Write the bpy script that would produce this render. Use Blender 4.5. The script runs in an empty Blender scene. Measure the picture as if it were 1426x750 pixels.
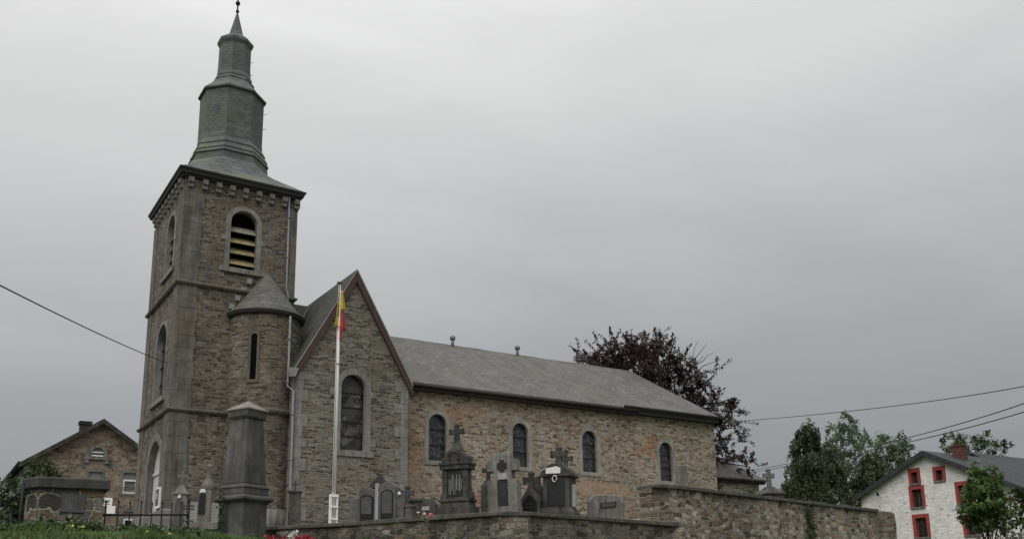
import bpy, bmesh, math, random
import numpy as np
from math import radians, sin, cos, pi, hypot, atan2
from mathutils import Vector, Matrix
from mathutils.geometry import tessellate_polygon

scene = bpy.context.scene
COL = scene.collection
random.seed(7)
rng = np.random.default_rng(11)

# ------------------------------------------------------------------ camera
def cam_axes(h, p, r):
    f = Vector((sin(h)*cos(p), cos(h)*cos(p), sin(p)))
    rt = Vector((cos(h), -sin(h), 0)); up = rt.cross(f)
    return cos(r)*rt + sin(r)*up, -sin(r)*rt + cos(r)*up, f
cam = bpy.data.cameras.new('camera'); camo = bpy.data.objects.new('camera', cam); COL.objects.link(camo)
r_, u_, f_ = cam_axes(radians(32.61745), radians(12.70932), radians(-.83972))
camo.matrix_world = Matrix(((r_.x, u_.x, -f_.x, 0), (r_.y, u_.y, -f_.y, 0), (r_.z, u_.z, -f_.z, 0), (0, 0, 0, 1)))
cam.sensor_width = 36; cam.lens = 1293.66/1426*36
cam.shift_y = 160/1426
cam.clip_start = .1; cam.clip_end = 3000
scene.camera = camo

# ------------------------------------------------------------------ view / sky / sun
vs = scene.view_settings
vs.view_transform = 'Standard'; vs.look = 'None'; vs.exposure = .05; vs.gamma = 1
SUN_EL, SUN_AZ = radians(50), radians(235)
world = bpy.data.worlds.new('World'); scene.world = world; world.use_nodes = True
wn = world.node_tree; wn.nodes.clear()
def wnode(t, **kw):
    n = wn.nodes.new(t)
    for k, v in kw.items(): setattr(n, k, v)
    return n
out = wnode('ShaderNodeOutputWorld')
sky = wnode('ShaderNodeTexSky', sky_type='NISHITA', sun_disc=False, sun_elevation=SUN_EL, sun_rotation=SUN_AZ)
bg1 = wnode('ShaderNodeBackground'); bg1.inputs[1].default_value = .05
wn.links.new(sky.outputs[0], bg1.inputs[0])
# overcast cloud deck: brighter overhead and towards the west, darker over the eastern horizon, soft banks of cloud
tc = wnode('ShaderNodeTexCoord')
sep = wnode('ShaderNodeSeparateXYZ'); wn.links.new(tc.outputs['Generated'], sep.inputs[0])
ramp = wnode('ShaderNodeValToRGB'); cr = ramp.color_ramp
stops = [(0, .28), (.1, .30), (.22, .375), (.34, .495), (.46, .63), (.57, .74), (1, 1.6)]
cr.elements[0].position = 0; cr.elements[1].position = 1
for p_, v in stops[1:-1]: cr.elements.new(p_)
for e, (p_, v) in zip(sorted(cr.elements, key=lambda e: e.position), stops):
    e.position = p_; t = max(0, min(1, (p_-.1)/.4)); e.color = (v*(.94+.06*t), v*(.995+.005*t), v*(1.03-.03*t), 1)
mp = wnode('ShaderNodeMapping'); mp.inputs['Scale'].default_value = (1.3, 1.3, 4.2)
wn.links.new(tc.outputs['Generated'], mp.inputs[0])
nz = wnode('ShaderNodeTexNoise'); nz.inputs['Scale'].default_value = 1.7; nz.inputs['Detail'].default_value = 5; nz.inputs['Roughness'].default_value = .48
nz.inputs['Distortion'].default_value = .5
wn.links.new(mp.outputs[0], nz.inputs['Vector'])
def wmath(op, a, b):
    n = wnode('ShaderNodeMath', operation=op)
    for i, v in enumerate((a, b)):
        if isinstance(v, (int, float)): n.inputs[i].default_value = v
        else: wn.links.new(v, n.inputs[i])
    return n.outputs[0]
offs = wmath('MULTIPLY', wmath('SUBTRACT', nz.outputs[0], .5), .21)
lat = wmath('ADD', wmath('MULTIPLY', sep.outputs[0], -.07), .04)
zz = wmath('ADD', wmath('ADD', sep.outputs[2], offs), lat)
wn.links.new(zz, ramp.inputs[0])
bg2 = wnode('ShaderNodeBackground'); bg2.inputs[1].default_value = 1.0
wn.links.new(ramp.outputs[0], bg2.inputs[0])
mx = wnode('ShaderNodeMixShader'); mx.inputs[0].default_value = .97
wn.links.new(bg1.outputs[0], mx.inputs[1]); wn.links.new(bg2.outputs[0], mx.inputs[2]); wn.links.new(mx.outputs[0], out.inputs[0])

sun = bpy.data.lights.new('sun', 'SUN'); sun.energy = 1.5; sun.angle = radians(60); sun.color = (1, .97, .93)
suno = bpy.data.objects.new('sun', sun); COL.objects.link(suno)
sd = Vector((sin(SUN_AZ)*cos(SUN_EL), cos(SUN_AZ)*cos(SUN_EL), sin(SUN_EL)))
suno.rotation_euler = sd.to_track_quat('Z', 'Y').to_euler()

# ------------------------------------------------------------------ materials
class NT:
    def __init__(s, name):
        s.m = bpy.data.materials.new(name); s.m.use_nodes = True
        s.t = s.m.node_tree; s.b = s.t.nodes['Principled BSDF']
        s.b.inputs['Roughness'].default_value = .85
        s.b.inputs['Specular IOR Level'].default_value = .3
    def n(s, t, ins=None, **kw):
        n = s.t.nodes.new(t)
        for k, v in kw.items(): setattr(n, k, v)
        for k, v in (ins or {}).items(): s.set(n.inputs[k], v)
        return n
    def set(s, i, v):
        if isinstance(v, bpy.types.NodeSocket): s.t.links.new(v, i)
        elif isinstance(v, (tuple, list)) and len(v) == 3 and i.type == 'RGBA': i.default_value = (*v, 1)
        else: i.default_value = v
    def math(s, op, a, b=0.0, clamp=False):
        n = s.n('ShaderNodeMath', operation=op, use_clamp=clamp); s.set(n.inputs[0], a); s.set(n.inputs[1], b); return n.outputs[0]
    def coord(s, scale=(1, 1, 1), kind='Object', loc=(0, 0, 0), rot=(0, 0, 0)):
        c = s.n('ShaderNodeTexCoord'); m = s.n('ShaderNodeMapping')
        s.t.links.new(c.outputs[kind], m.inputs[0]); m.inputs['Scale'].default_value = scale
        m.inputs['Location'].default_value = loc; m.inputs['Rotation'].default_value = rot
        return m.outputs[0]
    def noise(s, v, scale, detail=4, rough=.55, dist=0):
        n = s.n('ShaderNodeTexNoise', {'Vector': v, 'Scale': scale, 'Detail': detail, 'Roughness': rough, 'Distortion': dist})
        return n.outputs[0]
    def ramp(s, f, stops, interp='LINEAR'):
        n = s.n('ShaderNodeValToRGB'); c = n.color_ramp; c.interpolation = interp
        while len(c.elements) < len(stops): c.elements.new(.5)
        for e, (p, col) in zip(c.elements, stops):
            e.position = p; e.color = (*col, 1) if isinstance(col, (tuple, list)) else (col, col, col, 1)
        s.set(n.inputs[0], f); return n.outputs[0]
    def mix(s, f, a, b, mode='MIX'):
        n = s.n('ShaderNodeMix', data_type='RGBA', blend_type=mode)
        s.set(n.inputs[0], f); s.set(n.inputs[6], a); s.set(n.inputs[7], b); return n.outputs[2]
    def rng(s, f, a, b, c, d):
        n = s.n('ShaderNodeMapRange', {0: f, 1: a, 2: b, 3: c, 4: d}); return n.outputs[0]
    def bump(s, h, strength=.5, dist=.02):
        n = s.n('ShaderNodeBump', {'Strength': strength, 'Distance': dist, 'Height': h}); s.t.links.new(n.outputs[0], s.b.inputs['Normal'])
    def done(s, color, rough=None, metal=None):
        s.set(s.b.inputs['Base Color'], color)
        if rough is not None: s.set(s.b.inputs['Roughness'], rough)
        if metal is not None: s.b.inputs['Metallic'].default_value = metal
        return s.m

def rubble(name, cols, mortar, size, mw=.09, patch=None, stain=.5, moss=None, jitter=.55, bstr=.8):
    s = NT(name); w, h = size
    c = s.coord()
    dn = s.n('ShaderNodeTexNoise', {'Vector': c, 'Scale': 2.2, 'Detail': 3})
    d = s.n('ShaderNodeVectorMath', {0: dn.outputs['Color'], 1: (.5, .5, .5)}, operation='SUBTRACT')
    d2 = s.n('ShaderNodeVectorMath', {0: d.outputs[0], 1: (jitter*w, jitter*w, jitter*h*1.3)}, operation='MULTIPLY')
    v = s.n('ShaderNodeVectorMath', {0: c, 1: d2.outputs[0]}, operation='ADD')
    v2 = s.n('ShaderNodeVectorMath', {0: v.outputs[0], 1: (1/w, 1/w, 1/h)}, operation='MULTIPLY')
    vo = s.n('ShaderNodeTexVoronoi', {'Vector': v2.outputs[0], 'Scale': 1.0, 'Randomness': .95})
    ve = s.n('ShaderNodeTexVoronoi', {'Vector': v2.outputs[0], 'Scale': 1.0, 'Randomness': .95}, feature='DISTANCE_TO_EDGE')
    sp = s.n('ShaderNodeSeparateColor', {0: vo.outputs['Color']})
    n = len(cols)
    base = s.ramp(sp.outputs[0], [(i/n, cc) for i, cc in enumerate(cols)], 'CONSTANT')
    base = s.mix(1, base, s.ramp(sp.outputs[1], [(0, .62), (1, 1.0)]), 'MULTIPLY')
    big = s.noise(c, .33, 5, .6)
    if patch:
        pc, lo, hi = patch
        base = s.mix(s.math('MULTIPLY', s.rng(s.noise(s.coord(loc=(3, 9, 4)), .42, 3), lo, hi, 0, 1), s.rng(sp.outputs[2], 0, 1, .35, 1)), base, pc)
    edge = s.rng(ve.outputs['Distance'], mw*.4, mw, 0, 1)
    col = s.mix(edge, mortar, base)
    col = s.mix(1, col, s.ramp(s.noise(c, 9, 4, .7), [(.25, .62), (.75, 1.0)]), 'MULTIPLY')
    col = s.mix(1, col, s.ramp(big, [(.3, 1-stain), (.62, 1.0)]), 'MULTIPLY')
    col = s.mix(1, col, s.ramp(s.noise(s.coord((1.6, 1.6, .16)), 1.2, 4), [(.35, 1-stain*.7), (.6, 1.0)]), 'MULTIPLY')
    if moss:
        col = s.mix(s.rng(s.noise(s.coord(loc=(7, 1, 2)), .8, 5, .65), .55, .75, 0, .7), col, moss)
    # white flecks of fresh or crystalline stone faces
    col = s.mix(s.rng(s.math('MULTIPLY', sp.outputs[2], s.noise(c, 5, 2)), .56, .64, 0, .55), col, (.42, .41, .38))
    h_ = s.math('ADD', s.math('MULTIPLY', edge, .7), s.math('MULTIPLY', s.noise(c, 14, 3), .5))
    h_ = s.math('ADD', h_, s.math('MULTIPLY', sp.outputs[1], .5))
    s.bump(h_, bstr, .05)
    return s.done(col, .92)

def coursed(name, cols, mortar, bw, rh, patch=None, stain=.3, irregular=.0, bstr=.9, lo=.55, big=1.9, mortsz=.016, bigt=.6, gain=1.0, px=None, fleck=.5, joint_shade=.6, sat=1.0):
    """coursed rubble: warped courses of two stone sizes, one tint per stone"""
    lum = lambda q: (q[0]+q[1]+q[2])/3
    cols = [tuple(gain*(lum(q)*(1-sat)+x*sat) for x in q) for q in cols]; mortar = tuple(gain*(lum(mortar)*(1-sat)+x*sat) for x in mortar)
    s = NT(name); uv = s.coord(kind='UV'); c = s.coord()
    dn = s.n('ShaderNodeTexNoise', {'Vector': uv, 'Scale': 1.5, 'Detail': 4, 'Roughness': .6})
    d = s.n('ShaderNodeVectorMath', {0: dn.outputs['Color'], 1: (.5, .5, .5)}, operation='SUBTRACT')
    d2 = s.n('ShaderNodeVectorMath', {0: d.outputs[0], 1: (bw*1.2, rh*2.6, 0)}, operation='MULTIPLY')
    v = s.n('ShaderNodeVectorMath', {0: uv, 1: d2.outputs[0]}, operation='ADD').outputs[0]
    dn2 = s.n('ShaderNodeTexNoise', {'Vector': uv, 'Scale': 7.0, 'Detail': 2})
    d3 = s.n('ShaderNodeVectorMath', {0: s.n('ShaderNodeVectorMath', {0: dn2.outputs['Color'], 1: (.5, .5, .5)}, operation='SUBTRACT').outputs[0], 1: (rh*.9, rh*.8, 0)}, operation='MULTIPLY')
    v = s.n('ShaderNodeVectorMath', {0: v, 1: d3.outputs[0]}, operation='ADD').outputs[0]
    def brick(w, h, off):
        b = s.n('ShaderNodeTexBrick', {'Vector': v, 'Color1': (0, 0, 0), 'Color2': (1, 1, 1), 'Mortar': (.5, .5, .5), 'Scale': 1, 'Mortar Size': mortsz, 'Mortar Smooth': .6, 'Brick Width': w, 'Row Height': h})
        b.offset = .5; b.offset_frequency = 2; b.squash = .62; b.squash_frequency = 3
        return b
    b1, b2 = brick(bw, rh, 0), brick(bw*1.35, rh*big, .3)
    sel = s.rng(s.noise(s.coord(kind='UV', loc=(4, 7, 0)), 1.1, 3), bigt, bigt+.02, 0, 1)
    rnd = s.mix(sel, b1.outputs[0], b2.outputs[0]); fac = s.mix(sel, b1.outputs['Fac'], b2.outputs['Fac'])
    if irregular:
        w, h = bw*.95, rh*1.15
        v3 = s.n('ShaderNodeVectorMath', {0: v, 1: (1/w, 1/h, 1)}, operation='MULTIPLY').outputs[0]
        vo = s.n('ShaderNodeTexVoronoi', {'Vector': v3, 'Scale': 1, 'Randomness': .9}, voronoi_dimensions='2D'); ve = s.n('ShaderNodeTexVoronoi', {'Vector': v3, 'Scale': 1, 'Randomness': .9}, feature='DISTANCE_TO_EDGE', voronoi_dimensions='2D')
        sp = s.n('ShaderNodeSeparateColor', {0: vo.outputs['Color']})
        q = s.rng(s.noise(s.coord(kind='UV', loc=(1, 2, 0)), .8, 3), .60-irregular*.2, .62-irregular*.2, 0, 1)
        rnd = s.mix(q, rnd, sp.outputs[0]); fac = s.mix(q, fac, s.rng(ve.outputs['Distance'], .04, .10, 1, 0))
    n = len(cols)
    base = s.ramp(rnd, [(0 if i == 0 else .04+.90*i/n, cc) for i, cc in enumerate(cols)], 'CONSTANT')
    fine = s.noise(s.coord(kind='UV', scale=(9, 26, 1)), 1.0, 4, .7)
    base = s.mix(1, base, s.ramp(fine, [(.28, lo), (.72, 1.15)]), 'MULTIPLY')
    if patch:
        pc, l_, h_ = patch
        pm = s.rng(s.noise(s.coord(loc=(3, 9, 4)), .42, 3), l_, h_, 0, 1)
        if px:
            sx = s.n('ShaderNodeSeparateXYZ', {0: c}).outputs[0]
            pm = s.math('MAXIMUM', pm, s.rng(s.math('ADD', sx, s.math('MULTIPLY', s.noise(c, .9, 4), 2.4)), px[0], px[1], .85, 0))
        base = s.mix(s.math('MULTIPLY', pm, s.ramp(rnd, [(.1, .25), (.9, 1.)])), base, pc)
        if px: mortar = s.mix(s.math('MULTIPLY', pm, .55), mortar, pc)
    col = s.mix(fac, base, mortar)
    # joint shadows painted in as dark specks; pale flecks on the stone faces
    col = s.mix(s.rng(s.noise(s.coord(kind='UV', scale=(5, 13, 1), loc=(3, 1, 0)), 1.0, 3, .6), .60, .68, 0, joint_shade), col, tuple(x*.28 for x in cols[0]))
    col = s.mix(s.rng(s.noise(s.coord(kind='UV', scale=(8, 15, 1), loc=(8, 5, 0)), 1.0, 2, .6), .66, .71, 0, fleck), col, (.48, .46, .42))
    col = s.mix(1, col, s.ramp(s.noise(c, .33, 5, .6), [(.3, 1-stain), (.62, 1.0)]), 'MULTIPLY')
    col = s.mix(1, col, s.ramp(s.noise(s.coord((1.6, 1.6, .16)), 1.2, 4), [(.35, 1-stain*.6), (.6, 1.0)]), 'MULTIPLY')
    h_ = s.math('ADD', s.math('MULTIPLY', s.math('SUBTRACT', 1.0, fac), .8), s.math('ADD', s.math('MULTIPLY', fine, .5), s.math('MULTIPLY', rnd, .6)))
    s.bump(h_, bstr, .06)
    return s.done(col, .9)

def plain(name, col, var=.25, scale=6, rough=.8, metal=0, streak=0, tint=None, bump=.15, spec=.3):
    s = NT(name); c = s.coord()
    f = s.noise(c, scale, 5, .62)
    o = s.mix(1, col, s.ramp(f, [(.25, 1-var), (.75, 1+var*.3)]), 'MULTIPLY')
    if streak: o = s.mix(1, o, s.ramp(s.noise(s.coord((4, 4, .35)), 1.6, 5), [(.35, 1-streak), (.62, 1.0)]), 'MULTIPLY')
    if tint: o = s.mix(s.rng(s.noise(s.coord(loc=(5, 2, 8)), scale*.3, 5), .48, .72, 0, tint[1]), o, tint[0])
    if bump: s.bump(s.noise(c, scale*5, 4), bump, .02)
    s.b.inputs['Specular IOR Level'].default_value = spec
    return s.done(o, rough, metal)

def ashlar(name, col, bw, bh, joint=.6, streak=.35, tint=None):
    s = NT(name); uv = s.coord(kind='UV')
    br = s.n('ShaderNodeTexBrick', {'Vector': uv, 'Color1': tuple(x*1.08 for x in col), 'Color2': tuple(x*.86 for x in col), 'Mortar': tuple(x*joint for x in col),
             'Scale': 1, 'Mortar Size': .008, 'Brick Width': bw, 'Row Height': bh})
    c = s.coord()
    o = s.mix(1, br.outputs[0], s.ramp(s.noise(c, 5, 5, .65), [(.25, .7), (.75, 1.06)]), 'MULTIPLY')
    o = s.mix(1, o, s.ramp(s.noise(s.coord((2.5, 2.5, .25)), 1.5, 5), [(.33, 1-streak), (.62, 1)]), 'MULTIPLY')
    if tint: o = s.mix(s.rng(s.noise(s.coord(loc=(5, 2, 8)), .9, 5), .5, .75, 0, tint[1]), o, tint[0])
    s.bump(s.noise(c, 30, 4), .2, .02)
    return s.done(o, .85)

def slate(name, c1, c2, bw=.26, bh=.16, lichen=None, var=.35, gap=.55):
    s = NT(name); uv = s.coord(kind='UV')
    br = s.n('ShaderNodeTexBrick', {'Vector': uv, 'Color1': c1, 'Color2': c2, 'Mortar': tuple(x*gap for x in c1),
             'Scale': 1, 'Mortar Size': .012, 'Mortar Smooth': .3, 'Bias': 0, 'Brick Width': bw, 'Row Height': bh})
    c = s.coord()
    o = s.mix(1, br.outputs[0], s.ramp(s.noise(c, 1.1, 6, .65), [(.28, 1-var), (.72, 1.08)]), 'MULTIPLY')
    o = s.mix(1, o, s.ramp(s.noise(s.coord(kind='UV', scale=(3.2, 7, 1)), 1.0, 4, .7), [(.3, .66), (.7, 1.12)]), 'MULTIPLY')
    if lichen:
        o = s.mix(s.rng(s.noise(s.coord(loc=(2, 6, 1)), .55, 5, .6), .5, .72, 0, lichen[1]), o, lichen[0])
    o = s.mix(s.rng(s.noise(s.coord((.8, .8, 2.2), loc=(9, 1, 3)), .8, 4, .5), .66, .72, 0, .4), o, (.10, .10, .07))
    s.bump(s.math('ADD', br.outputs['Fac'], s.noise(c, 12, 3)), .35, .02)
    s.b.inputs['Specular IOR Level'].default_value = .22
    return s.done(o, .72)

def leafmat(name, cols, trans=.25):
    s = NT(name)
    g = s.n('ShaderNodeNewGeometry')
    n = len(cols)
    o = s.ramp(g.outputs['Random Per Island'], [(i/max(1, n-1), c) for i, c in enumerate(cols)])
    s.set(s.b.inputs['Base Color'], o); s.b.inputs['Roughness'].default_value = .6
    tr = s.n('ShaderNodeBsdfTranslucent', {0: o}); mixs = s.n('ShaderNodeMixShader', {0: trans, 1: s.b.outputs[0], 2: tr.outputs[0]})
    s.t.links.new(mixs.outputs[0], s.t.nodes['Material Output'].inputs[0])
    return s.m

def glassmat(name, base, pat=(.12, .2)):
    s = NT(name); c = s.coord((1/pat[0], 1/pat[0], 1/pat[1]))
    vo = s.n('ShaderNodeTexVoronoi', {'Vector': c, 'Scale': 1.0})
    sp = s.n('ShaderNodeSeparateColor', {0: vo.outputs['Color']})
    o = s.mix(1, base, s.ramp(sp.outputs[0], [(0, .25), (.7, 1.0), (1, 2.6)]), 'MULTIPLY')
    o = s.mix(s.rng(sp.outputs[1], .8, 1, 0, .3), o, (.06, .045, .04))
    s.b.inputs['Specular IOR Level'].default_value = .5
    s.bump(sp.outputs[2], .25, .01)
    return s.done(o, .28)

M = {}
M['tower'] = coursed('tower_rubble', [(.05, .04, .031), (.155, .122, .086), (.10, .08, .06), (.18, .145, .10), (.14, .12, .096), (.075, .062, .049), (.165, .12, .075), (.125, .11, .09), (.19, .165, .13), (.215, .195, .16)], (.165, .145, .115), .36, .095, stain=.34, patch=((.185, .115, .055), .54, .8), lo=.34, gain=1.55, joint_shade=.95, sat=.95, fleck=.7)
M['transept'] = coursed('transept_rubble', [(.055, .047, .037), (.17, .15, .115), (.12, .104, .08), (.2, .18, .14), (.088, .075, .06), (.175, .148, .107), (.15, .14, .12), (.21, .19, .155), (.235, .22, .185)], (.22, .2, .162), .40, .095, stain=.22, lo=.34, gain=1.42, joint_shade=1.0, sat=.95, fleck=.65)
M['nave'] = coursed('nave_rubble', [(.12, .095, .072), (.33, .27, .195), (.24, .2, .152), (.37, .315, .235), (.30, .27, .23), (.18, .145, .108), (.33, .25, .16), (.35, .315, .265), (.23, .18, .13), (.39, .345, .275), (.42, .39, .34)], (.41, .35, .265), .34, .112, stain=.18, patch=((.40, .18, .08), .565, .70), irregular=.3, lo=.45, gain=1.25, px=(10.9, 13.2), joint_shade=.7)
M['retain'] = coursed('retaining_rubble', [(.07, .06, .048), (.22, .185, .14), (.14, .12, .095), (.29, .25, .19), (.20, .185, .165), (.11, .09, .07), (.24, .17, .11), (.27, .25, .215), (.17, .14, .105), (.36, .33, .28)], (.26, .23, .185), .30, .13, stain=.4, irregular=.2, lo=.5, gain=1.5)
M['lowretain'] = coursed('old_mossy_rubble', [(.05, .045, .037), (.15, .13, .10), (.10, .088, .072), (.20, .175, .135), (.145, .135, .12), (.075, .065, .052), (.165, .125, .085), (.22, .2, .17)], (.15, .135, .11), .34, .13, stain=.6, irregular=.15, lo=.45, gain=1.65)
M['pillar'] = coursed('pillar_rubble', [(.055, .052, .046), (.10, .096, .088), (.13, .10, .065), (.085, .08, .074), (.125, .12, .108), (.15, .14, .12)], (.25, .235, .185), .40, .17, stain=.35, irregular=.0, mortsz=.02, lo=.6, gain=1.6)
M['house'] = coursed('house_rubble', [(.13, .10, .07), (.26, .2, .135), (.2, .155, .105), (.31, .25, .175), (.25, .175, .11), (.33, .29, .22)], (.29, .245, .18), .45, .16, stain=.2, irregular=.4, gain=1.2, sat=.82)
M['lime'] = ashlar('grey_limestone', (.27, .262, .242), .9, .42, .6, .42, tint=((.12, .115, .10), .55))
M['limep'] = ashlar('pale_limestone', (.35, .335, .295), .9, .42, .65, .3, tint=((.16, .15, .125), .4))
M['limed'] = plain('weathered_limestone', (.235, .228, .21), .45, 4, .88, streak=.45, tint=((.10, .096, .085), .6))
M['coping'] = plain('dark_coping_stone', (.13, .126, .115), .6, 5, .92, streak=.3, tint=((.06, .064, .042), .8))
M['darkcap'] = plain('dark_cap_slab', (.075, .073, .068), .5, 4, .9, streak=.35)
M['quoin'] = plain('quoin_stone', (.18, .172, .155), .6, 1.7, .9, streak=.45, tint=((.165, .125, .085), .55))
M['string'] = plain('dark_string_stone', (.125, .118, .105), .4, 3, .9, streak=.3, tint=((.17, .13, .08), .5))
M['spire'] = slate('spire_slate', (.165, .172, .172), (.118, .123, .125), .24, .14, ((.14, .15, .085), .8), .4)
M['turretslate'] = slate('turret_slate', (.16, .157, .145), (.115, .115, .107), .22, .15, ((.12, .12, .075), .55), .34)
M['naveslate'] = slate('nave_slate', (.182, .176, .168), (.14, .136, .13), .34, .21, ((.14, .132, .095), .45), .3, .55)
M['transeptslate'] = slate('transept_slate', (.085, .088, .078), (.07, .072, .063), .28, .18, ((.085, .09, .05), .6), .35)
M['houseslate'] = slate('house_slate', (.06, .061, .066), (.045, .047, .051), .35, .25, None, .25)
M['fascia'] = plain('dark_brown_timber', (.05, .036, .033), .35, 5, .6, streak=.3)
M['verge'] = plain('red_brown_verge', (.075, .045, .038), .3, 5, .65, streak=.2)
M['darkroof'] = plain('dark_cornice', (.035, .034, .033), .3, 4, .75)
M['zinc'] = plain('zinc_sheet', (.36, .365, .37), .3, 4, .5, metal=.3, bump=.05)
M['pipe'] = plain('grey_downpipe', (.2, .205, .21), .3, 4, .55, metal=.2, bump=.05)
M['lead'] = plain('lead_flashing', (.36, .365, .36), .35, 4, .6, bump=.05)
M['iron'] = plain('black_iron', (.007, .007, .008), .2, 8, .6)
M['white'] = plain('white_paint', (.84, .83, .8), .1, 3, .5, streak=.1, bump=.03)
M['whitedoor'] = plain('off_white_door_paint', (.52, .52, .51), .12, 3, .55, streak=.1, bump=.03)
M['louvre'] = plain('weathered_louvre_timber', (.36, .3, .15), .4, 4, .8, streak=.3)
M['louvregrey'] = plain('grey_louvre_timber', (.32, .31, .25), .4, 4, .8, streak=.3)
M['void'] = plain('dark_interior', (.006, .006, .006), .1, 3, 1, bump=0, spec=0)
M['glass'] = glassmat('leaded_glass', (.036, .039, .044), (.075, .13))
M['glassbig'] = glassmat('stained_glass', (.05, .048, .046), (.26, .3))
M['pane'] = plain('window_glass', (.028, .032, .036), .5, 1.5, .12, bump=0, spec=.6)
M['blind'] = plain('grey_blind', (.2, .2, .2), .2, 2, .7, bump=0)
M['leadbar'] = plain('lead_bar', (.02, .02, .022), .2, 6, .6)
M['bluestone'] = plain('dark_bluestone', (.07, .068, .063), .65, 6, .85, streak=.5, tint=((.16, .155, .125), .55))
M['bluestonem'] = plain('mid_bluestone', (.15, .148, .142), .55, 6, .85, streak=.45, tint=((.08, .08, .07), .6))
M['bluestonel'] = plain('pale_bluestone', (.235, .23, .212), .5, 6, .88, streak=.45, tint=((.10, .10, .075), .65))
M['monument'] = plain('monument_stone', (.125, .121, .112), .6, 2.6, .88, streak=.4, tint=((.038, .037, .035), .85))
M['capstone'] = plain('pale_cap_stone', (.235, .22, .195), .35, 3, .9, streak=.2)
M['granite'] = plain('black_granite', (.018, .018, .02), .4, 30, .25, bump=0, spec=.5)
M['greyplaque'] = plain('grey_plaque', (.085, .085, .09), .4, 6, .4, bump=.05)
M['marble'] = plain('white_marble', (.72, .71, .68), .2, 6, .5, bump=.05)
M['palepanel'] = plain('pale_memorial_slab', (.34, .345, .335), .2, 4, .7, streak=.2)
M['sand'] = plain('grey_sandstone', (.2, .19, .17), .35, 5, .9, streak=.35)
M['brick'] = plain('red_brick', (.12, .055, .043), .5, 9, .9)
M['redpaint'] = plain('red_painted_stone', (.36, .066, .06), .3, 5, .65, streak=.25)
M['plaster'] = plain('grey_plaster', (.24, .24, .23), .25, 2, .9, streak=.2)
M['carpaint'] = plain('pale_car_paint', (.36, .38, .39), .05, 1, .3, bump=0, spec=.5)
M['tyre'] = plain('tyre_rubber', (.02, .02, .02), .2, 10, .9)
M['road'] = plain('asphalt', (.05, .05, .052), .3, 12, .9)
M['yellow'] = plain('flag_yellow', (.56, .40, .05), .2, 4, .8, bump=0)
M['red'] = plain('flag_red', (.43, .06, .075), .2, 4, .8, bump=0)
M['black'] = plain('flag_black', (.02, .02, .02), .12, 4, .8, bump=0)
M['petalred'] = leafmat('red_petals', [(.30, .012, .03), (.4, .03, .06), (.2, .006, .015)], .15)
M['petalwhite'] = leafmat('white_petals', [(.75, .73, .68), (.6, .58, .5)], .15)
M['petalpink'] = leafmat('pink_petals', [(.6, .12, .2), (.7, .35, .35)], .15)
M['petalyellow'] = leafmat('yellow_petals', [(.7, .6, .05), (.8, .7, .15)], .15)
M['bark'] = plain('bark', (.06, .052, .045), .4, 8, .95)
M['birchbark'] = plain('pale_bark', (.16, .15, .135), .5, 8, .95)
M['wood'] = plain('weathered_wood', (.12, .1, .08), .4, 8, .9)
M['beech'] = leafmat('copper_beech_leaves', [(.03, .014, .013), (.048, .022, .019), (.062, .034, .027), (.032, .016, .015), (.075, .048, .036)], .2)
M['birch'] = leafmat('birch_leaves', [(.032, .054, .02), (.052, .08, .03), (.025, .04, .016), (.07, .098, .045)], .28)
M['poplar'] = leafmat('aspen_leaves', [(.085, .13, .058), (.12, .165, .085), (.065, .098, .045), (.18, .22, .14)], .3)
M['maple'] = leafmat('young_tree_leaves', [(.07, .125, .034), (.11, .175, .048), (.05, .085, .027), (.16, .215, .075)], .3)
M['shrub'] = leafmat('shrub_leaves', [(.028, .048, .017), (.05, .08, .026), (.07, .105, .035)], .2)
M['ivy'] = leafmat('wall_weed_leaves', [(.03, .05, .018), (.05, .08, .028)], .2)
M['grassm'] = leafmat('grass_blades', [(.05, .105, .022), (.085, .15, .038), (.12, .18, .06), (.065, .095, .03), (.14, .14, .07)], .3)
s_ = NT('turf'); M['turf'] = s_.done(s_.mix(s_.noise(s_.coord(), 3, 5), (.03, .06, .015), (.07, .11, .03)), .95)
s_ = NT('gravel'); M['gravel'] = s_.done(s_.mix(s_.noise(s_.coord(), 9, 5), (.13, .12, .1), (.24, .22, .19)), .95)
# whitewashed rubble of the gabled house
s_ = NT('whitewashed_stone'); c_ = s_.coord()
v_ = s_.n('ShaderNodeTexVoronoi', {'Vector': s_.coord((1/.5, 1/.5, 1/.17)), 'Scale': 1.0}, feature='DISTANCE_TO_EDGE')
o_ = s_.mix(s_.rng(v_.outputs[0], .02, .1, .35, 0), (.80, .79, .76), (.50, .49, .46))
o_ = s_.mix(1, o_, s_.ramp(s_.noise(c_, 1.5, 5), [(.3, .72), (.7, 1.05)]), 'MULTIPLY')
o_ = s_.mix(s_.rng(s_.noise(s_.coord((1.6, 1.6, 5.5)), 1.6, 5, .65), .60, .66, 0, .85), o_, (.10, .09, .08))
s_.bump(s_.math('ADD', v_.outputs[0], s_.noise(c_, 9, 4)), .5, .04)
M['whitewash'] = s_.done(o_, .9)

# ------------------------------------------------------------------ helpers
def tag(o, label=None, cat=None, group=None, kind=None):
    if label: o['label'] = label
    if cat: o['category'] = cat
    if group: o['group'] = group
    if kind: o['kind'] = kind
    return o
def thing(name, label, cat, loc=(0, 0, 0), rz=0, group=None):
    o = bpy.data.objects.new(name, None); COL.objects.link(o); o.empty_display_size = .2
    o.location = loc; o.rotation_euler = (0, 0, rz)
    return tag(o, label, cat, group)

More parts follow.
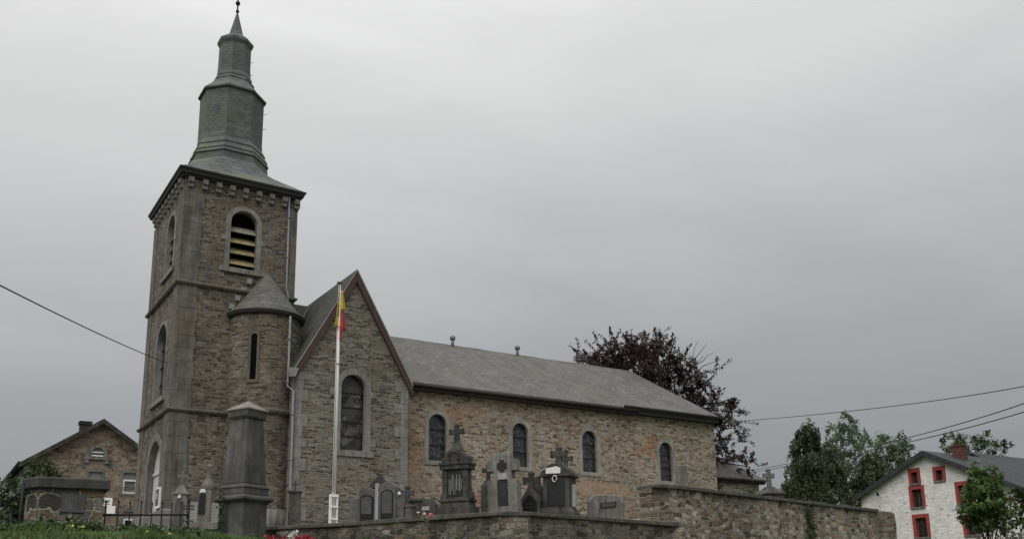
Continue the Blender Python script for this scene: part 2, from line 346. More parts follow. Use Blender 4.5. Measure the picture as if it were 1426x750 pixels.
class MB:
    """collects faces in world (or local) coordinates"""
    def __init__(s): s.v = []; s.f = []; s.sm = []
    def add(s, verts, faces, smooth=False):
        b = len(s.v); s.v += [tuple(v) for v in verts]
        for f in faces: s.f.append([b+i for i in f]); s.sm.append(smooth)
        return s
    def box(s, x0, x1, y0, y1, z0, z1):
        return s.add([(x0, y0, z0), (x1, y0, z0), (x1, y1, z0), (x0, y1, z0), (x0, y0, z1), (x1, y0, z1), (x1, y1, z1), (x0, y1, z1)],
                     [(0, 3, 2, 1), (4, 5, 6, 7), (0, 1, 5, 4), (1, 2, 6, 5), (2, 3, 7, 6), (3, 0, 4, 7)])
    def cbox(s, cx, cy, z0, sx, sy, h): return s.box(cx-sx/2, cx+sx/2, cy-sy/2, cy+sy/2, z0, z0+h)
    def taper(s, cx, cy, z0, z1, a0, b0, a1, b1):
        return s.add([(cx-a0, cy-b0, z0), (cx+a0, cy-b0, z0), (cx+a0, cy+b0, z0), (cx-a0, cy+b0, z0), (cx-a1, cy-b1, z1), (cx+a1, cy-b1, z1), (cx+a1, cy+b1, z1), (cx-a1, cy+b1, z1)],
                     [(0, 3, 2, 1), (4, 5, 6, 7), (0, 1, 5, 4), (1, 2, 6, 5), (2, 3, 7, 6), (3, 0, 4, 7)])
    def extrude(s, pts, O, U, V, D):
        """2-D polygon pts in plane O+u*U+v*V, extruded along D"""
        O, U, V, D = map(Vector, (O, U, V, D)); n = len(pts)
        a = [O+U*p[0]+V*p[1] for p in pts]; b = [q+D for q in a]
        flip = U.cross(V).dot(D) < 0
        F = [list(range(n))[::-1], list(range(n, 2*n))] + [(i, (i+1) % n, n+(i+1) % n, n+i) for i in range(n)]
        if flip: F = [f[::-1] for f in map(list, F)]
        return s.add(a+b, F)
    def panel(s, outer, holes, O, U, V, D, back=False, rim=True):
        """planar face with holes; edges swept along D (inwards)"""
        O, U, V, D = map(Vector, (O, U, V, D))
        loops = [outer]+holes
        tri = tessellate_polygon([[Vector((p[0], p[1], 0)) for p in l] for l in loops])
        flat = [p for l in loops for p in l]
        P = [O+U*p[0]+V*p[1] for p in flat]
        want = -D
        F = []
        for t in tri:
            nrm = (P[t[1]]-P[t[0]]).cross(P[t[2]]-P[t[0]])
            F.append(tuple(t) if nrm.dot(want) > 0 else tuple(t[::-1]))
        s.add(P, F)
        if back: s.add([p+D for p in P], [f[::-1] for f in F])
        k = 0
        for li, l in enumerate(loops):
            n = len(l)
            if li > 0 or rim:
                a = [O+U*p[0]+V*p[1] for p in l]; b = [q+D for q in a]
                s.add(a+b, [(i, (i+1) % n, n+(i+1) % n, n+i) for i in range(n)])
            k += n
        return s
    def tube(s, pts, r, n=8, caps=True):
        pts = [Vector(p) for p in pts]; R = r if isinstance(r, (list, tuple)) else [r]*len(pts)
        V = []; ref = Vector((.31, .17, .93)).normalized()
        for i, p in enumerate(pts):
            d = (pts[min(i+1, len(pts)-1)]-pts[max(i-1, 0)]).normalized()
            if abs(d.dot(ref)) > .95: ref2 = Vector((1, 0, 0))
            else: ref2 = ref
            a = d.cross(ref2).normalized(); b = d.cross(a)
            V += [p+(a*cos(2*pi*k/n)+b*sin(2*pi*k/n))*R[i] for k in range(n)]
        F = [(i*n+k, i*n+(k+1) % n, (i+1)*n+(k+1) % n, (i+1)*n+k) for i in range(len(pts)-1) for k in range(n)]
        if caps: F += [list(range(n))[::-1], [(len(pts)-1)*n+k for k in range(n)]]
        return s.add(V, F, True)
    def loft(s, rings, closed=True, cap=False, smooth=False):
        n = len(rings[0]); V = [v for r in rings for v in r]
        F = [(i*n+k, i*n+(k+1) % n, (i+1)*n+(k+1) % n, (i+1)*n+k) for i in range(len(rings)-1) for k in range(n if closed else n-1)]
        if cap: F += [list(range(n))[::-1], [(len(rings)-1)*n+k for k in range(n)]]
        return s.add(V, F, smooth)
    def lathe(s, cx, cy, prof, n=24, smooth=True, a0=0, a1=2*pi):
        full = abs(a1-a0-2*pi) < 1e-6; m = n if full else n+1
        return s.loft([[(cx+r*cos(a0+(a1-a0)*k/n), cy+r*sin(a0+(a1-a0)*k/n), z) for k in range(m)] for r, z in prof], full, False, smooth)
    def build(s, name, m, parent=None, off=(0, 0, 0), bevel=0, uv=True, fix=True, label=None, cyl=None, dirs=None):
        me = bpy.data.meshes.new(name)
        me.from_pydata([(v[0]-off[0], v[1]-off[1], v[2]-off[2]) for v in s.v], [], s.f)
        me.polygons.foreach_set('use_smooth', s.sm)
        if fix:
            bm = bmesh.new(); bm.from_mesh(me); bmesh.ops.remove_doubles(bm, verts=bm.verts, dist=.0005)
            bmesh.ops.recalc_face_normals(bm, faces=bm.faces)
            bm.to_mesh(me); bm.free()
        if cyl: cyl_uv(me, cyl[0]-off[0], cyl[1]-off[1], cyl[2])
        elif uv: auto_uv(me, dirs)
        me.materials.append(m if not isinstance(m, str) else M[m])
        o = bpy.data.objects.new(name, me); COL.objects.link(o)
        if parent: o.parent = parent
        if bevel:
            b = o.modifiers.new('bevel', 'BEVEL'); b.width = bevel; b.segments = 2; b.limit_method = 'ANGLE'; b.angle_limit = radians(40)
        if label: o['label'] = label
        return o
def auto_uv(me, dirs=None):
    l = me.uv_layers.new(name='UVMap'); d = l.data; vs_ = me.vertices
    for p in me.polygons:
        n = p.normal
        t = Vector((-n.y, n.x, 0)); t = t.normalized() if t.length > 1e-3 else Vector((1, 0, 0))
        b = n.cross(t)
        if dirs and abs(n.z) < .7:
            k = max(range(len(dirs)), key=lambda i: abs(dirs[i].dot(t))); t, b = dirs[k], Vector((0, 0, 1))
        for li in p.loop_indices:
            co = vs_[me.loops[li].vertex_index].co
            d[li].uv = (co.dot(t), co.dot(b))
def cyl_uv(me, cx, cy, r):
    l = me.uv_layers.new(name='UVMap'); d = l.data
    for p in me.polygons:
        a0 = atan2(p.center.y-cy, p.center.x-cx)
        for li in p.loop_indices:
            co = me.vertices[me.loops[li].vertex_index].co; a = atan2(co.y-cy, co.x-cx)
            if a-a0 > pi: a -= 2*pi
            if a-a0 < -pi: a += 2*pi
            d[li].uv = ((a+10)*r, co.z+hypot(co.x-cx, co.y-cy)*.35)
def grow(loop, e):
    """the same opening cut a little larger, so the stone surround lines it"""
    x0, x1 = loop[0][0], loop[1][0]
    return arch(x0-e, x1+e, loop[0][1]-e, max(p[1] for p in loop)+e)
def arch(x0, x1, z0, zt, n=14):
    """round-headed opening, bottom z0, crown zt"""
    r = (x1-x0)/2; c = (x0+x1)/2; zs = zt-r
    return [(x0, z0), (x1, z0)]+[(c+r*cos(pi*i/n), zs+r*sin(pi*i/n)) for i in range(n+1)]
def rect(x0, x1, z0, z1): return [(x0, z0), (x1, z0), (x1, z1), (x0, z1)]
def empty_copy(o, parent=None):
    c = o.copy(); COL.objects.link(c); c.parent = parent
    for ch in list(o.children): empty_copy(ch, c)
    return c

# ------------------------------------------------------------------ ground
def gz(x, y): return 1.5+.05*(x-11)+.06*(y-17)
def structure(name, mb, m): o = mb.build(name, m, fix=False); o['kind'] = 'structure'; return o
g = MB(); g.add([(-900, -900, -1.62), (900, -900, -1.62), (900, 1500, -1.62), (-900, 1500, -1.62)], [(0, 1, 2, 3)]); structure('ground', g, 'turf')
g = MB(); g.add([(-60, -9, -1.6), (70, 6, -1.6), (70, 15, -1.6), (18, 15.2, -1.6), (8, 12, -1.6), (-60, 3, -1.6)], [(0, 1, 2, 3, 4, 5)]); structure('road', g, 'road')
poly = [(11.36, 17.75), (17.3, 18.95), (30.1, 21.9), (30.1, 60), (40, 90), (4.4, 90), (4.2, 40), (2.7, 16.0), (4.7, 19.5), (5.3, 20.6), (7.8, 23.5)]
g = MB(); n_ = len(poly)
tp = [(x, y, gz(x, y)-.02) for x, y in poly]; bt = [(x, y, -1.7) for x, y in poly]
tri = tessellate_polygon([[Vector((x, y, 0)) for x, y in poly]])
g.add(tp+bt, [tuple(t) for t in tri]+[(i, (i+1) % n_, n_+(i+1) % n_, n_+i) for i in range(n_)]); o_ = g.build('churchyard_ground', 'gravel'); o_['kind'] = 'structure'
g = MB(); g.add([(-30, 15.6, .38), (2.75, 15.7, .4), (4.25, 40, .45), (4.45, 90, 3.5), (-30, 90, 3.5), (-30, 40, .45)], [(0, 1, 2, 5), (5, 2, 3, 4)]); structure('lane', g, 'road')
# grass bank in front of the gate, the fence and the monument
crest = [(-16, 13.9, .9), (-3, 14.4, .93), (.8, 14.9, .96), (2.6, 15.0, 1.0), (3.6, 16.6, 1.1), (4.6, 18.4, 1.22), (5.4, 19.3, 1.28), (6.7, 20.3, 1.25), (7.9, 21.6, 1.1), (9.4, 19.4, .3), (10.9, 17.3, -1.4)]
back = [(-16, 15.8, .88), (-3, 15.8, .91), (1.0, 16.2, .95), (2.75, 16.4, 1.0), (4.3, 19.2, 1.2), (5.0, 20.4, 1.28), (5.7, 21.2, 1.3), (7.0, 22.8, 1.28), (8.2, 23.0, 1.15), (10.2, 19.6, .3), (11.4, 17.7, -1.4)]
R = [[], [], [], [], []]
for (x, y, z), bk in zip(crest, back):
    d = hypot(x, y) or 1; ux, uy = (x*.35/d, .94)
    R[0].append(bk); R[1].append((x, y, z)); R[2].append((x-ux*.9, y-uy*.9, z-.35)); R[3].append((x-ux*2.6, y-uy*2.6, max(-1.6, z*.45-1))); R[4].append((x-ux*4.4, y-uy*4.4, -1.63))
g = MB(); g.loft(R[::-1], closed=False); structure('grass_bank', g, 'turf')

# ------------------------------------------------------------------ church
CH = (8.3, 39.0, 2.7)
church = thing('church', 'old rubble stone church with slate spire, square west tower and long low nave', 'church', CH)
def P(name, mb, m, parent=None, bevel=0, label=None, **k): return mb.build(name, m, parent or church, CH, bevel, label=label, **k)
X, Yv, Z = Vector((1, 0, 0)), Vector((0, 1, 0)), Vector((0, 0, 1))
TX0, TX1, TY0, TY1 = 8.294, 13.31, 39.0, 44.85
TZ0, TZ1 = 2.0, 17.95
# tower walls with their openings
S_bel = arch(10.35, 11.52, 14.1, 16.83); W_bel = arch(40.37, 41.83, 14.1, 16.8)
W_mid = arch(40.52, 42.4, 8.4, 11.8); W_door = arch(40.1, 42.5, 2.0, 6.6)
t = MB()
t.panel(rect(TX0, TX1, TZ0, TZ1), [grow(S_bel, .06)], (0, TY0, 0), X, Z, Yv*.55, rim=False)
t.panel(rect(TY0, TY1, TZ0, TZ1), [grow(W_bel, .06), grow(W_mid, .06), grow(W_door, .06)], (TX0, 0, 0), Yv, Z, X*.55, rim=False)
t.panel(rect(TY0, TY1, TZ0, TZ1), [], (TX1, 0, 0), Yv, Z, -X*.5, rim=False)
t.panel(rect(TX0, TX1, TZ0, TZ1), [], (0, TY1, 0), X, Z, -Yv*.5, rim=False)
tower = P('tower_wall', t, 'tower', fix=False)
def surround(name, inner, grow, O, U, D, parent, m='lime', proud=.03, z0=None, extra=None, depth=.2):
    """stone frame round an arched opening; the outline follows the opening at a distance"""
    x0, x1 = inner[0][0], inner[1][0]; zt = max(p[1] for p in inner); zb = inner[0][1]
    outer = arch(x0-grow, x1+grow, zb if z0 is None else z0, zt+grow)
    mb = MB(); mb.panel(outer, [inner if z0 is None else [(p[0], p[1]) for p in inner]], Vector(O)-Vector(D)*proud, U, Z, Vector(D)*(proud+depth)) if z0 is not None else ring_open(mb, inner, outer, O, U, D, proud, depth)
    for (a, b, c, d) in (extra or []):
        p = Vector(O)-Vector(D)*(proud-.004); mb.extrude(rect(a, b, c, d), p, U, Z, Vector(D)*(proud+.05))
    return P(name, mb, m, parent)
def ring_open(mb, inner, outer, O, U, D, proud, depth):
    O, U, D = Vector(O)-Vector(D)*proud, Vector(U), Vector(D)*(proud+depth)
    A = [O+U*p[0]+Z*p[1] for p in inner]; B = [O+U*p[0]+Z*p[1] for p in outer]
    idx = list(range(1, len(inner)))+[0]
    F = []; n = len(inner); V = A+B+[a+D for a in A]+[b+D for b in B]
    for i, j in zip(idx[:-1], idx[1:]):
        F += [(i, j, n+j, n+i), (i, 2*n+i, 2*n+j, j), (n+i, n+j, 3*n+j, 3*n+i)]
    F += [(1, n+1, 3*n+1, 2*n+1), (0, 2*n, 3*n, n)]
    mb.add(V, F); return mb
def sill(name, x0, x1, z0, z1, O, U, D, parent, proud=.12, m='lime'):
    mb = MB(); mb.extrude(rect(x0, x1, z0, z1), Vector(O)-Vector(D)*proud, U, Z, Vector(D)*(proud+.15)); return P(name, mb, m, parent, .01)
OS, OW = Vector((0, TY0, 0)), Vector((TX0, 0, 0))
def blocks(x0, x1, zs, l=.22, h=.26):
    return [(x0-l, x0+.005, z, z+h) for z in zs]+[(x1-.005, x1+l, z, z+h) for z in zs]
# belfry openings
def belfry(inner, O, U, D, flip):
    x0, x1 = inner[0][0], inner[1][0]
    f = surround('belfry_window', inner, .22, O, U, D, church, extra=blocks(x0-.2, x1+.2, (15.35, 13.62), .2, .24), depth=.3)
    sill('sill', x0-.42, x1+.44, 13.88, 14.1, O, U, D, f)
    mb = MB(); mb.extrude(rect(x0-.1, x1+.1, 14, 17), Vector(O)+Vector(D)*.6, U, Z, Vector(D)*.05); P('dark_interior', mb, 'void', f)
    for k in range(4):
        z = 14.32+.5*k
        a = Vector(O)+Vector(D)*.12; b = Vector(O)+Vector(D)*.5
        w0, w1 = x0+.01, x1-.01
        V = [a+U*w0+Z*z, a+U*w1+Z*z, a+U*w1+Z*(z+.045), a+U*w0+Z*(z+.045), b+U*w0+Z*(z+.36), b+U*w1+Z*(z+.36), b+U*w1+Z*(z+.405), b+U*w0+Z*(z+.405)]
        mb = MB(); mb.add(V, [(0, 1, 2, 3), (4, 7, 6, 5), (0, 4, 5, 1), (3, 2, 6, 7), (0, 3, 7, 4), (1, 5, 6, 2)])
        P('louvre', mb, 'louvre' if k < 3 else 'louvregrey', f)
belfry(S_bel, OS, X, Yv, 0); belfry(W_bel, OW, Yv, X, 1)
# tall west window
f = surround('tower_window', W_mid, .2, OW, Yv, X, church, extra=blocks(40.34, 42.58, (10.3,), .18, .24), depth=.3)
sill('sill', 40.15, 42.75, 8.18, 8.4, OW, Yv, X, f)
mb = MB(); mb.extrude(grow(W_mid, .02), OW+X*.24, Yv, Z, X*.04); P('glass', mb, 'glass', f)
mb = MB()
for z in (9.2, 10.0, 10.8): mb.extrude(rect(40.52, 42.4, z, z+.05), OW+X*.20, Yv, Z, X*.035)
for y in (41.1, 41.8): mb.extrude(rect(y, y+.05, 8.4, 11.6), OW+X*.205, Yv, Z, X*.03)
P('glazing_bar', mb, 'leadbar', f)
# west door
f = surround('portal', W_door, .34, OW, Yv, X, church, m='limed', depth=.35, extra=[(41.16, 41.44, 6.9, 7.5)])
mb = MB(); mb.extrude(arch(40.12, 42.48, 2.0, 6.58), OW+X*.26, Yv, Z, X*.08)
d_ = P('door', mb, 'whitedoor')
mb = MB()
for y0 in (40.24, 41.36):
    for z0, z1 in ((2.3, 3.2), (3.4, 5.0)): mb.extrude(rect(y0, y0+1.0, z0, z1), OW+X*.235, Yv, Z, X*.03)
mb.extrude(rect(40.13, 42.47, 5.2, 5.34), OW+X*.2, Yv, Z, X*.08)
P('door_panel', mb, 'whitedoor', d_, .01)
mb = MB(); mb.tube([OW+X*.25+Yv*41.22+Z*3.85, OW+X*.18+Yv*41.22+Z*3.85, OW+X*.18+Yv*41.12+Z*3.85], .015, 6); P('handle', mb, 'iron', d_)
# quoined corner strips of the tower
def quoins(name, cx, cy, sx, sy, z0, z1, w=.78, alt=.14, h=.36, parent=None, m='quoin', seed=1):
    rr = random.Random(seed); mb = MB(); z = z0; k = 0
    while z < z1-.05:
        hh = min(h*rr.uniform(.85, 1.2), z1-z); e = alt*(k % 2)*rr.uniform(.5, 1.2)
        a, b = w+e, w+alt-e
        L6 = [(-.035, -.035), (a, -.035), (a, .2), (.2, .2), (.2, b), (-.035, b)]
        mb.extrude([(cx+sx*p[0], cy+sy*p[1]) for p in L6], (0, 0, z+.004), X, Yv, Z*(hh-.008))
        z += hh; k += 1
    return P(name, mb, m, parent or tower, .004)
for (cx, cy, sx, sy, sd_) in ((TX0, TY0, 1, 1, 1), (TX1, TY0, -1, 1, 2), (TX0, TY1, 1, -1, 3), (TX1, TY1, -1, -1, 4)):
    w = .78 if sx > 0 else .38
    quoins('quoin', cx, cy, sx, sy, 2.0, 17.4, w, .09, .62, seed=sd_)
# string courses, plinth, cornice, corbels
def band(name, z0, z1, pr, m, slope=0, parent=None):
    mb = MB(); a = [(TX0, TY0), (TX1, TY0), (TX1, TY1), (TX0, TY1)]
    def ring(e, z): return [(TX0-e, TY0-e, z), (TX1+e, TY0-e, z), (TX1+e, TY1+e, z), (TX0-e, TY1+e, z)]
    mb.loft([ring(-.1, z0), ring(pr*.6, z0), ring(pr, z0+(z1-z0)*.35), ring(pr, z1-slope), ring(.03, z1), ring(-.1, z1)]); return P(name, mb, m, parent or church, .008)
band('string_course', 13.0, 13.2, .15, 'string', .07); band('string_course', 7.52, 7.7, .15, 'string', .06)
band('plinth', 2.0, 3.55, .09, 'limed', .06)
mb = MB()
def sq(e, z): return [(TX0-e, TY0-e, z), (TX1+e, TY0-e, z), (TX1+e, TY1+e, z), (TX0-e, TY1+e, z)]
mb.loft([sq(-.2, 17.88), sq(.12, 17.88), sq(.16, 17.98), sq(.24, 18.0), sq(.27, 18.12), sq(.31, 18.15), sq(.33, 18.23), sq(-.2, 18.25)])
P('cornice', mb, 'darkroof')
c0 = MB(); c0.box(-.115, .115, -.22, .02, .20, .42); c0.box(-.115, .115, -.14, .02, 0, .195)
corb = c0.build('corbel', 'limed', church, bevel=.012)
spots = [(8.52+.595*k, TY0, 0) for k in range(9)]+[(TX0, 39.3+.64*k, -pi/2) for k in range(9)]+[(TX1, 39.3+.64*k, pi/2) for k in range(9)]
for i, (x, y, a) in enumerate(spots):
    o = corb if i == 0 else corb.copy()
    if i: COL.objects.link(o); o.parent = church
    o.location = (x-CH[0], y-CH[1], 17.42-CH[2]); o.rotation_euler = (0, 0, a)
# spire: octagonal tiers over a bell-cast square foot
AX, AY = 10.86, 41.92
def octr(r, z, ex=0, lean=0): return [(AX+lean+r*sin(radians(a)), AY+r*cos(radians(a)), z) for a in np.arange(22.5, 360, 45)]
def sqoct(h, hy, c, z):      # square with cut corners, same vertex order as octr
    cx, cy = (TX0+TX1)/2, (TY0+TY1)/2
    return [(cx+h*c, cy+hy, z), (cx+h, cy+hy*c, z), (cx+h, cy-hy*c, z), (cx+h*c, cy-hy, z), (cx-h*c, cy-hy, z), (cx-h, cy-hy*c, z), (cx-h, cy+hy*c, z), (cx-h*c, cy+hy, z)]
mb = MB()
mb.loft([sqoct(2.80, 3.22, .985, 18.24), sqoct(2.66, 2.98, .92, 18.44), sqoct(2.42, 2.62, .80, 18.72), sqoct(2.2, 2.3, .66, 19.0), sqoct(2.02, 2.06, .54, 19.32), sqoct(1.88, 1.9, .46, 19.62), octr(1.83, 19.85), octr(1.80, 20.2)])
mb.loft([octr(1.80, 20.2), octr(1.86, 20.21), octr(1.86, 20.25), octr(1.77, 20.4), octr(1.80, 20.41), octr(1.80, 20.45), octr(1.65, 20.72), octr(1.68, 20.73), octr(1.68, 20.77), octr(1.52, 21.05), octr(1.5, 21.4), octr(1.5, 23.60)])
mb.loft([octr(1.5, 23.6), octr(1.61, 23.62), octr(1.61, 23.70), octr(1.22, 24.08), octr(.98, 24.42), octr(1.0, 24.44), octr(1.0, 24.5), octr(.86, 24.66), octr(.88, 24.68), octr(.88, 24.74), octr(.80, 24.95), octr(.77, 25.4), octr(.76, 26.45)])
mb.loft([octr(.76, 26.45), octr(.86, 26.62), octr(.87, 26.74), octr(.6, 26.98), octr(.42, 27.12), octr(.33, 27.3), octr(.17, 27.95), octr(.035, 28.5)], cap=False)
spire = P('spire', mb, 'spire')
mb = MB(); mb.tube([(AX, AY, 28.4), (AX, AY, 30.6)], .035, 8); mb.tube([(AX-.42, AY-.02, 29.95), (AX+.42, AY+.02, 29.95)], .03, 8)
mb.lathe(AX, AY, [(.0, 28.9), (.09, 28.95), (.12, 29.03), (.09, 29.11), (0, 29.16)], 10); mb.lathe(AX, AY, [(.0, 28.5), (.07, 28.52), (.09, 28.58), (.06, 28.64), (0, 28.68)], 10)
P('cross', mb, 'iron', spire)
def hook(x, y, z):
    mb = MB(); mb.tube([(x-.06, y, z), (x+.1, y, z), (x+.13, y, z+.08)], .012, 6); P('roof_hook', mb, 'zinc', spire)
for z in (25.9, 25.2): hook(AX+.76, AY-.15, z)
for z in (23.1, 22.3): hook(AX+1.44, AY-.5, z)
# turret in the angle of tower and transept
UX, UY, UR = 12.08, 39.0, 1.52
mb = MB(); seg = 40
sl = (11.0, 11.24)
mb.lathe(UX, UY, [(UR, 2.2), (UR, 11.9)], 48)
tur = P('turret_wall', mb, 'tower', cyl=(UX, UY, UR))
mb = MB(); mb.lathe(UX, UY, [(UR-.05, 7.48), (UR+.1, 7.5), (UR+.15, 7.58), (UR+.15, 7.66), (UR-.02, 7.76)], 48); P('string_course', mb, 'string', tur)
mb = MB(); mb.lathe(UX, UY, [(UR-.05, 2.2), (UR+.08, 2.2), (UR+.08, 3.5), (UR-.05, 3.58)], 48); P('plinth', mb, 'limed', tur)
mb = MB(); mb.lathe(UX, UY, [(UR-.03, 11.80), (UR+.08, 11.81), (UR+.17, 11.88), (UR+.17, 11.98), (UR+.1, 12.02)], 48); P('eaves', mb, 'darkroof', tur)
mb = MB(); mb.lathe(UX, UY, [(UR+.2, 11.97), (UR+.205, 12.0), (1.32, 12.38), (.85, 13.02), (.42, 13.62), (.05, 14.12), (0, 14.15)], 40); P('turret_roof', mb, 'turretslate', tur, cyl=(UX, UY, 1.0))
for k in range(4):
    x_, y_ = 10.55+.24*k, TY0-.05
    mb = MB(); mb.taper(x_, y_, 12.2+.42*k, 12.42+.42*k, .09, .07, .12, .1); P('flashing', mb, 'zinc', tur)
# slit window: recessed stone frame set into the curve
ang = atan2(37.5-UY, 11.11-UX); d = Vector((-cos(ang), -sin(ang), 0)); u = Vector((-sin(ang), cos(ang), 0)); 
o_ = Vector((UX, UY, 0))-d*(UR+.012); slit = arch(-.125, .125, 8.92, 10.92)
f = surround('slit_window', slit, .11, o_, u, d, church, m='string', depth=.3, proud=.012)
sill('sill', -.24, .24, 8.78, 8.92, o_, u, d, f, .04, 'string')
mb = MB(); mb.extrude(slit, o_-d*.006, u, Z, d*.02); P('glass', mb, 'void', f)

# transept
GX0, GX1, GY = 12.86, 18.13, 37.05
GXC, PZ, EZ, GYB = 15.49, 14.1, 9.42, 46.8
SL = (PZ-EZ)/(GXC-GX0)
G_win = arch(14.93, 16.06, 6.12, 9.47)
mb = MB()
mb.panel([(GX0, 2), (GX1, 2), (GX1, EZ), (GXC, PZ), (GX0, EZ)], [grow(G_win, .06)], (0, GY, 0), X, Z, Yv*.4, rim=False)
mb.panel(rect(GY, GYB, 2, EZ), [], (GX0, 0, 0), Yv, Z, X*.4, rim=False)
mb.panel(rect(GY, GYB, 2, EZ), [], (GX1, 0, 0), Yv, Z, -X*.4, rim=False)
mb.panel([(GX0, 2), (GX1, 2), (GX1, EZ), (GXC, PZ), (GX0, EZ)], [], (0, GYB, 0), X, Z, -Yv*.4, rim=False)
trans = P('transept_wall', mb, 'transept', fix=False)
OG = Vector((0, GY, 0))
f = surround('transept_window', G_win, .26, OG, X, Yv, church, depth=.22, extra=[(14.4, 14.68, 8.5, 8.78), (16.31, 16.6, 8.5, 8.78), (14.4, 14.68, 6.35, 6.62), (16.31, 16.6, 6.35, 6.62)])
sill('sill', 14.63, 16.5, 5.86, 6.12, OG, X, Yv, f, .06)
mb = MB(); mb.extrude(G_win, OG+Yv*.3, X, Z, Yv*.03); P('glass', mb, 'glassbig', f)
mb = MB()
for z in (6.75, 7.38, 8.02, 8.66): mb.extrude(rect(14.94, 16.05, z, z+.05), OG+Yv*.26, X, Z, Yv*.035)
for cx in (15.2, 15.79):
    for r in (.14, .07):
        mb.tube([(cx+r*cos(a), GY+.285, 8.38+r*sin(a)) for a in np.linspace(0, 2*pi, 15)], .014, 5)
mb.tube([(15.495+.42*cos(a), GY+.285, 7.1+.36*sin(a)) for a in np.linspace(pi, 2*pi, 13)], .014, 5)
for k in range(7): mb.tube([(15.05+.15*k, GY+.285, 7.1), (15.05+.15*k, GY+.285, 7.36)], .01, 5)
P('glazing_bar', mb, 'leadbar', f)
def tquoin(x, s, seed):
    rr = random.Random(seed); mb = MB(); z = 2.0; k = 0
    while z < 9.3:
        hh = min(.48*rr.uniform(.85, 1.2), 9.32-z); w = (.36 if k % 2 else .62)*rr.uniform(.92, 1.08)
        xs = sorted((x-s*.025, x+s*w)); mb.box(xs[0], xs[1], GY-.028, GY+.35+.2*(k % 2), z+.003, z+hh-.003); z += hh; k += 1
    P('quoin', mb, 'lime', trans, .008)
tquoin(GX0, 1, 5); tquoin(GX1, -1, 6)
# transept roof: two slopes with a slate thickness, verge boards and capping
def slab(mb, pts, up):
    pts = [Vector(p) for p in pts]; up = Vector(up); n = len(pts)
    return mb.add(pts+[p+up for p in pts], [list(range(n))[::-1], list(range(n, 2*n))]+[(i, (i+1) % n, n+(i+1) % n, n+i) for i in range(n)])
ov = .16; ez = EZ-SL*ov
mb = MB()
for s in (-1, 1):
    ex = GX0-ov if s < 0 else GX1+ov
    pts = [(ex, GY-.14, ez+.1), (GXC, GY-.14, PZ+.1), (GXC, GYB+.1, PZ+.1), (ex, GYB+.1, ez+.1)]
    if s < 0:      # stops against the tower's east wall and the turret
        xt = 13.33; zt = EZ+SL*(xt-GX0)+.1
        pts = [(ex, GY-.14, ez+.1), (GXC, GY-.14, PZ+.1), (GXC, GYB+.1, PZ+.1), (xt, GYB+.1, zt), (xt, 38.3, zt), (ex, 38.3, ez+.1)]
    slab(mb, pts, Vector((s*.04, 0, .06)))
P('transept_roof', mb, 'transeptslate', fix=True)
for s in (-1, 1):
    ex = GX0-ov-.02 if s < 0 else GX1+ov+.02
    U = Vector((GXC-ex, 0, PZ-ez)); a = Vector((ex, GY-.14, ez+.06)); b = Vector((GXC, GY-.14, PZ+.1))
    mb = MB(); mb.add([a, b, b-Z*.5, a-Z*.44, a+Yv*.12, b+Yv*.12, b-Z*.5+Yv*.12, a-Z*.44+Yv*.12], [(0, 1, 2, 3), (7, 6, 5, 4), (0, 4, 5, 1), (3, 2, 6, 7), (0, 3, 7, 4), (1, 5, 6, 2)])
    v_ = P('bargeboard', mb, 'verge')
    mb = MB(); w = .07
    a2, b2 = a+Vector((0, -.02, .02)), b+Vector((0, -.02, .02))
    mb.add([a2, b2, b2+Z*w, a2+Z*w, a2+Yv*.2, b2+Yv*.2, b2+Z*w+Yv*.2, a2+Z*w+Yv*.2], [(0, 1, 2, 3), (7, 6, 5, 4), (0, 4, 5, 1), (3, 2, 6, 7), (0, 3, 7, 4), (1, 5, 6, 2)])
    P('verge_capping', mb, 'palepanel', v_)  # pale colour paints in the bright reflection along the zinc edge
    # soffit between verge and wall
# west bay roof between tower and transept (same ridge height)
RYC, RZ1 = 42.6, 14.02
mb = MB()
sl2 = SL
slab(mb, [(13.33, RYC, RZ1), (GXC-.1, RYC, RZ1), (GXC-.1, RYC-2.5, RZ1-2.5*sl2), (13.33, RYC-2.5, RZ1-2.5*sl2)], (0, -.04, .05))
slab(mb, [(13.33, RYC, RZ1), (GXC-.1, RYC, RZ1), (GXC-.1, RYC+2.5, RZ1-2.5*sl2), (13.33, RYC+2.5, RZ1-2.5*sl2)], (0, .04, .05))
P('west_bay_roof', mb, 'transeptslate')
# valley flashing where that roof meets the transept slope
def zt_w(x): return EZ+SL*(x-GX0)+.29
def zw(y): return RZ1-sl2*(RYC-y)+.05
xv0 = GX0+(RZ1-.12-EZ)/SL
A_ = Vector((xv0, RYC-.02, zt_w(xv0)+.03)); xb = 13.4; yb = RYC-(RZ1+.05-zt_w(xb))/sl2; B_ = Vector((xb, yb, zt_w(xb)+.03)); A_ = A_.lerp(B_, .2)
mb = MB(); mb.add([A_, B_, B_+Vector((.4, -.02, .4*SL)), A_+Vector((.26, -.02, .26*SL)), A_+Z*.03, B_+Z*.03, B_+Vector((.4, -.02, .4*SL+.03)), A_+Vector((.26, -.02, .26*SL+.03))], [(0, 1, 2, 3), (4, 7, 6, 5), (0, 4, 5, 1), (1, 5, 6, 2), (2, 6, 7, 3), (3, 7, 4, 0)])
P('valley_flashing', mb, 'lead')

